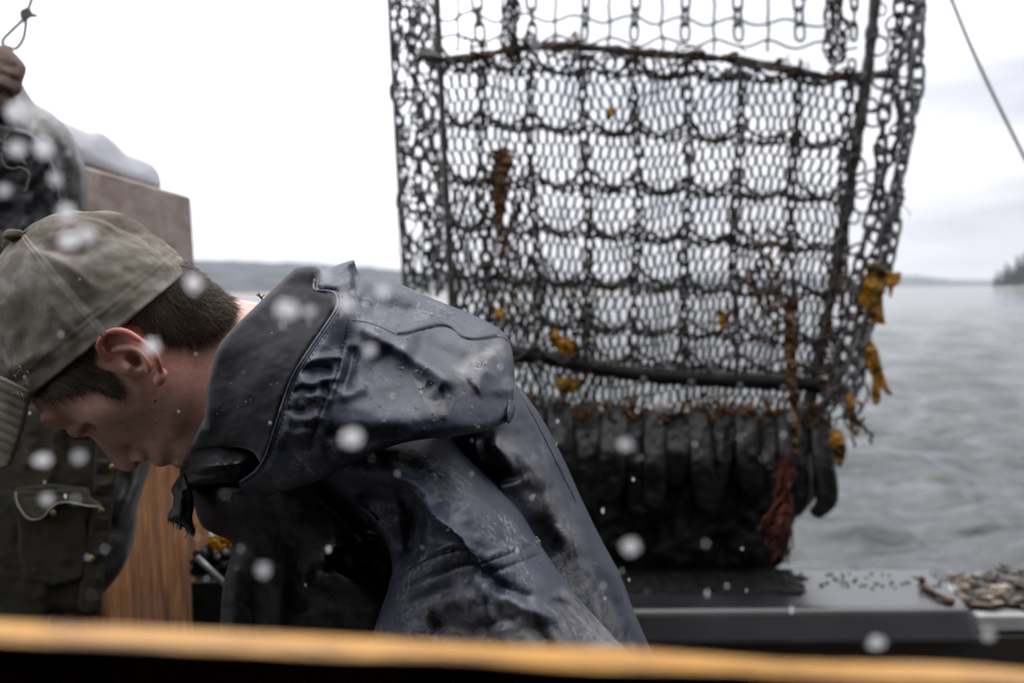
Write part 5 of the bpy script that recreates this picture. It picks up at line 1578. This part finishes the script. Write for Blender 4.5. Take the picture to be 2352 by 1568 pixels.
for i, (x, y0, y1, w, lean) in enumerate(fl):
    h = w / 2; f = i * 1.7
    curl = 20 if i == 13 else (10 if i == 12 else 0)
    o_ = [(x - h * .8, y0), (x + h * .8, y0 + 2), (x + h + lean * .4, y0 + (y1 - y0) * .45), (x + h * .95 + lean, y0 + (y1 - y0) * .82), (x + h * .5 + lean - curl, y1 - 3), (x - h * .2 + lean - curl, y1), (x - h * .75 + lean - curl, y1 - 16), (x - h * .9 + lean * .9, y0 + (y1 - y0) * .8), (x - h + lean * .4, y0 + (y1 - y0) * .45)]
    dd = DD - .075 - (i % 2) * .02
    pillow('rubber_flap', o_, [(x, y0, DD - .03), (x - h, (y0 + y1) / 2, dd), (x + h, (y0 + y1) / 2, dd + .012 * math.sin(f)), (x + lean, y1, dd + .01), (x + lean * .5, (y0 + y1) / 2, dd - .012)], M['flap'], dr, 10, .008, .016,
           [('r', [(x - 4, y0 + 20), (x + lean * .5, (y0 + y1) / 2), (x + lean, y1 - 20)], .006 * math.sin(f + 1), 10)], [(.008, 50, i + 60), (.003, 16, i + 80)], 5, 4)

# --- weed caught on the dredge, each piece its own thing
def weed(name, ol, d, m, label, cat, grp, st=(), amp=.012):
    c = np.mean(np.array(ol, float), 0)
    o = pillow(name, ol, [(p[0], p[1], d + .006 * math.sin(i * 2.1)) for i, p in enumerate(ol)] + [(c[0], c[1], d - .004)], m, None, 3, .0008, .0016, st, [(amp, 26, int(c[0])), (amp * .4, 9, int(c[1]))], 3, 2, free=True)
    return tag(o, label, cat, grp)
KD = DD - .14
weed('kelp', [(1992, 610), (2012, 600), (2028, 618), (2052, 626), (2070, 624), (2066, 650), (2052, 662), (2048, 686), (2038, 660), (2030, 640), (2028, 680), (2030, 720), (2034, 745), (2014, 742), (2004, 748), (1992, 720), (1978, 700), (1968, 690), (1984, 660)], KD, M['kelp'], 'yellow forked kelp frond highest on the right edge of the dredge', 'seaweed', 'kelp fronds on the dredge', [('r', [(2010, 620), (2008, 740)], .008, 8)])
weed('kelp', [(1994, 780), (2010, 792), (2020, 815), (2028, 850), (2040, 888), (2052, 906), (2034, 904), (2024, 890), (2022, 922), (2008, 930), (2000, 905), (2004, 870), (1992, 850), (1984, 830)], KD, M['kelp'], 'long brown kelp frond with a yellow torn end below the forked one', 'seaweed', 'kelp fronds on the dredge', [('r', [(2000, 800), (2016, 890)], -.008, 8)])
weed('kelp', [(1944, 910), (1962, 905), (1966, 950), (1958, 1000), (1948, 960)], KD, M['kelp'], 'thin kelp strip beside the open ring low on the dredge', 'seaweed', 'kelp fronds on the dredge')
weed('kelp', [(1908, 990), (1930, 986), (1944, 1020), (1942, 1048), (1930, 1074), (1920, 1062), (1914, 1040), (1906, 1030)], KD, M['kelp'], 'lowest kelp frond hanging beside the last rubber flap', 'seaweed', 'kelp fronds on the dredge')
weed('kelp', [(1258, 760), (1280, 756), (1292, 775), (1320, 780), (1334, 800), (1318, 818), (1296, 815), (1276, 800), (1262, 785)], DD - .06, M['kelp'], 'crumpled golden kelp clump above the lower bar near the hood', 'seaweed', 'kelp fronds on the dredge', (), .02)
weed('kelp', [(1276, 872), (1310, 866), (1332, 872), (1324, 894), (1304, 905), (1282, 900)], DD - .06, M['kelp'], 'small golden kelp scrap just under the lower bar', 'seaweed', 'kelp fronds on the dredge', (), .02)
weed('kelp', [(1650, 712), (1668, 720), (1672, 742), (1656, 758), (1648, 735)], DD - .05, M['kelp'], 'single orange kelp scrap in the middle of the netting', 'seaweed', 'kelp fronds on the dredge')
weed('kelp', [(1138, 710), (1152, 706), (1158, 725), (1146, 742), (1136, 730)], DD - .05, M['kelp'], 'small orange kelp scrap just above the back of the hood', 'seaweed', 'kelp fronds on the dredge')
weed('kelp', [(1394, 250), (1412, 246), (1408, 268), (1398, 274)], DD - .05, M['kelp'], 'tiny pale kelp scrap high in the netting', 'seaweed', 'kelp fronds on the dredge')
weed('kelp', [(1130, 345), (1172, 352), (1180, 380), (1166, 410), (1158, 500), (1146, 560), (1132, 470), (1140, 400)], DD - .045, M['kelp_dark'], 'dark limp weed streak on the left part of the netting', 'seaweed', None, (), .02)
weed('kelp', [(1800, 700), (1822, 690), (1830, 860), (1840, 1000), (1824, 1060), (1816, 960), (1806, 860)], DD - .12, M['kelp_dark'], 'long dark brown weed streak down the right part of the dredge', 'seaweed', None, (), .02)
k = MB()
for i in range(30):
    x, y = 1808 + g.normal(0, 8), g.uniform(1020, 1200)
    pts = [(x, y, DD - .14)]
    for j in range(6): pts.append((pts[-1][0] + g.normal(-4, 7), pts[-1][1] + g.uniform(8, 22), DD - .14 + g.normal(0, .006)))
    pts = [p for p in pts if p[1] < 1302]
    if len(pts) > 2: k.tube(PA(smoothline(pts, 3)), .0019 * g.uniform(.5, 1.4), 4)
tag(k.build('red_seaweed', M['redweed'], None), 'stringy red seaweed hanging from the foot of the dredge', 'seaweed')
k = MB()
for i in range(5):
    k.tube(PA(smoothline([(1812 + i, 1185, DD - .13), (1814 - i, 1230, DD - .13), (1808 + i, 1262, DD - .13), (1810, 1296 - i * 5, DD - .13)], 4)), .002, 4)
tag(k.build('hanging_weed', M['kelp_dark'], None), 'thin dark weed string hanging beside the red seaweed', 'seaweed')

# --- on the rail and beyond
ob = MB()
for i in range(260):
    t, q = g.uniform(0, 1), g.uniform(0, 1) ** 1.4
    x, y = 2205 + t * 330, 1335 + (1 - q) * 62
    p = G(x, y, ZR - .03)
    h = .03 * math.exp(-((x - 2340) / 120) ** 2) + .006
    s_ = g.uniform(.006, .019)
    ob.lump((p.x, p.y + g.uniform(-.02, .02), ZR - .028 + g.uniform(0, h)), s_ * g.uniform(.6, 2.2), s_, s_ * g.uniform(.2, .8), i, 1.1, 7)
o = ob.build('debris', M['debris'], None, False); tag(o, 'heap of brown shells and weed scraps on the white washboard', 'debris', kind='stuff')
k = MB()
p0 = [G(x, y, ZR) for x, y in ((2118, 1348), (2132, 1358), (2152, 1372), (2186, 1390))]
k.tube([(p.x, p.y, p.z + .008) for p in p0], [.007, .010, .006, .009], 7)
k.lump((p0[0].x, p0[0].y, p0[0].z + .014), .008, .01, .014, 4, .3, 8)
tag(k.build('weed_stalk', M['kelp_dark'], None), 'brown weed stalk lying across the wet rail', 'seaweed')
k = MB()
for i in range(60):
    x, y = g.uniform(1830, 2180), g.uniform(1316, 1352)
    p = G(x, y, ZR); k.lump((p.x, p.y, p.z + .0015), .0045 * g.uniform(.4, 1.3), .004, .002, i, .4, 5)
o = k.build('grit', M['dark'], None); tag(o, 'dark crumbs scattered over the wet rail', 'debris', kind='stuff')
pud = pillow('mud_and_reflection', [(1380, 1305), (1600, 1306), (1790, 1308), (1812, 1325), (1850, 1344), (1880, 1362), (1800, 1368), (1600, 1366), (1380, 1362)], [(1380, 1305, 1)] * 1 + [(1380, 1362, 1), (1880, 1362, 1), (1790, 1308, 1)], M['dark'], None, 4, 0, 0, (), None, 12, 2)
bpy.data.objects.remove(pud)
k = MB()  # black lumps: mud, and the dredge's dark reflection put into the colour
for i in range(300):
    u, q = g.uniform(0, 1), g.uniform(0, 1)
    x = 1330 + u * 470 + q * 80 * g.uniform(.4, 1.1); y = 1308 + q * 52
    p = G(x, y, ZR)
    s_ = g.uniform(.008, .02)
    k.lump((p.x, p.y, p.z + .002), s_ * 1.6, s_, s_ * .35, i, .5, 6)
tag(k.build('mud_and_reflection', M['dark'], None), 'black wet mud on the rail under the dredge, its dark reflection painted in', 'mud', kind='stuff')

# --- ropes
k = MB()
k.tube(PA(smoothline([(1900, -700, 2.5), (2030, -400, 2.5), (2150, -90, 2.5), (2186, 0, 2.5), (2225, 96, 2.5), (2268, 190, 2.5), (2312, 280, 2.5), (2356, 368, 2.5), (2420, 500, 2.5)], 6)), .0040, 8)
tag(k.build('stay_wire', M['rope'], None), 'thin taut wire crossing the top right corner of the sky', 'wire')
k = MB()
k.tube(PA(smoothline([(230, -700, 1.7), (150, -300, 1.7), (105, -120, 1.7), (72, 0, 1.7), (64, 24, 1.7), (58, 40, 1.7), (34, 64, 1.7), (10, 88, 1.7), (6, 102, 1.7), (18, 108, 1.7), (36, 112, 1.7), (52, 92, 1.7), (58, 66, 1.7), (60, 40, 1.7)], 7)), .0030, 7)
k.tube(PA(smoothline([(48, 30, 1.69), (62, 22, 1.685), (70, 32, 1.69), (60, 42, 1.695), (50, 36, 1.69), (84, 36, 1.69)], 6)), .0036, 7)
tag(k.build('rope_loop', M['rope'], None), 'knotted rope loop hanging in the sky above the second person', 'rope')
k = MB()
k.tube(PA(smoothline([(606, 690, .87), (598, 682, .868), (594, 672, .868)], 4)), [.0009] * 8 + [.0005], 5)
k.tube(PA([(600, 684, .868), (607, 677, .868), (610, 680, .868)]), [.0008, .0006, .0003], 5)
k.tube(PA([(595, 680, .868), (588, 676, .868)]), [.0007, .0006], 5)
tag(k.build('weed_sprig', M['kelp_dark'], None), 'tiny forked weed sprig sticking up beside the hood edge', 'seaweed')

# --- wet catch behind the bent person: basket rim, kelp
k = MB()
g2 = random.Random(9)
kk = weed('kelp', [(478, 1232), (500, 1226), (528, 1236), (536, 1262), (512, 1270), (490, 1262), (476, 1250)], 1.5, M['kelp'], 'bright yellow kelp heap seen under the bent person\'s chest', 'seaweed', None, (), .03)
for i in range(60):
    p = P(g2.uniform(455, 560), g2.uniform(1262, 1310), 1.52 + g2.uniform(-.03, .05)); k.lump(p, g2.uniform(.006, .014), .012, g2.uniform(.005, .012), i, .5, 6)
cr = empty('catch_tray', P(520, 1400, 1.6), 'dark tray of wet catch behind the bent person\'s chest', 'tray')
cr.location.z = ZD
k.build('wet_catch', M['flap'], cr)
t0 = P(470, 1300, 1.45)
k = MB(); k.box((t0.x - .02, t0.y, ZD), (t0.x + .5, t0.y + .55, P(470, 1316, 1.5).z)); k.build('tray_body', M['dark'], cr, False)
k = MB(); k.tube(PA([(452, 1280, 1.43), (480, 1306, 1.42), (520, 1344, 1.41)]), .005, 8); k.build('tray_handle', M['chain'], cr)

# --- splashed water drops in the air between the window and the people
drops = [(45, 258, 26, 'large bright water drop over the upper end of the second person\'s hood'), (98, 340, 23, 'bright water drop over the dark jacket shoulder at the left'), (40, 342, 19, 'paler water drop left of the one over the jacket shoulder'), (127, 412, 17, 'dim grey water drop over the edge band of the second person\'s hood'), (8, 437, 18, 'grey water drop cut by the left picture edge'),
         (153, 490, 20, 'water drop on the top outline of the cap'), (157, 553, 20, 'left one of two touching drops on the cap crown'), (198, 540, 24, 'right and larger of two touching drops on the cap crown'), (443, 650, 22, 'water drop over the dark hair behind the cap'), (348, 795, 18, 'water drop at the back edge of the ear'),
         (657, 710, 26, 'wide bright drop over the felt hood lining'), (880, 668, 17, 'pale drop over the top of the hood'), (793, 697, 19, 'drop on the rim of the hood'), (808, 1005, 25, 'brightest drop low on the hood shell'), (745, 632, 15, 'faint drop at the peak of the hood rim'),
         (97, 1057, 18, 'drop over the olive shirt beside the visor'), (180, 1048, 15, 'dim drop over the olive shirt below the closed eye'), (107, 1146, 13, 'faint drop over the shirt pocket flap'), (605, 1308, 17, 'dim drop over the dark chest of the jacket'),
         (1448, 1254, 25, 'blurred drop over the black foot of the dredge'), (2014, 1474, 24, 'oval drop over the dark bulwark'), (2270, 1455, 20, 'drop over the bulwark near the right corner'), (1168, 880, 7, 'tiny drop at the back edge of the hood'), (1436, 1020, 17, 'pale drop over the rubber flaps'),
         (1515, 925, 14, 'faint drop just above the rubber flaps'), (850, 802, 14, 'very faint drop in the middle of the hood'), (710, 716, 13, 'faint drop right of the wide bright one on the hood lining')]
for i, (x, y, r, lab) in enumerate(drops):
    d = .285 + .012 * math.sin(i * 2.3)
    r = r * (.68 if x > 1350 else .86)
    k = MB(); c = P(x, y, d); s_ = r * d / F
    q_ = random.Random(i); k.lump((0, 0, 0), s_ * q_.uniform(.85, 1.3), s_ * .8, s_ * q_.uniform(.75, 1.05), i, .45, 18)
    o = k.build('water_drop', M['drop_dim' if (x > 1350 or any(w in lab for w in ('dim', 'faint', 'pale', 'grey'))) else 'drop'], None); o.location = c
    tag(o, 'blurred ' + lab if 'blurred' not in lab else lab, 'water drop', 'splashed water drops')

# ================================================================== AIR: sea haze round the whole scene
k = MB(); k.box((-2600, -40, -3), (2600, 2200, 90))
hz = bpy.data.materials.new('sea_haze'); hz.use_nodes = True
ht = hz.node_tree; ht.nodes.clear()
pv = ht.nodes.new('ShaderNodeVolumePrincipled')
pv.inputs['Color'].default_value = (0.90, 0.93, 0.98, 1)
pv.inputs['Density'].default_value = 0.00028
ou = ht.nodes.new('ShaderNodeOutputMaterial')
ht.links.new(pv.outputs[0], ou.inputs['Volume'])
o = k.build('haze', hz, None, False)
tag(o, 'thin pale sea haze over the water', 'haze', kind='stuff')

g = random.Random(31)
k = MB()
for i in range(110):
    z_ = g.random()
    if z_ < .45: x, y = g.gauss(1450, 220), g.gauss(330, 240)
    elif z_ < .75: x, y = g.uniform(40, 1250), g.uniform(560, 1380)
    else: x, y = g.uniform(1200, 1900), g.uniform(900, 1400)
    d = g.uniform(.30, .60); r_ = g.choice((.0003, .0004, .0005, .0007)) * g.uniform(.7, 1.3)
    c = P(x, y, d); st = g.uniform(.8, 2.2)
    k.lump(c, r_, r_, r_ * st, i, .4, 6)
tag(k.build('spray', M['drop_dim'], None), 'fine misty water spray drifting between the window and the dredge', 'spray', kind='stuff')
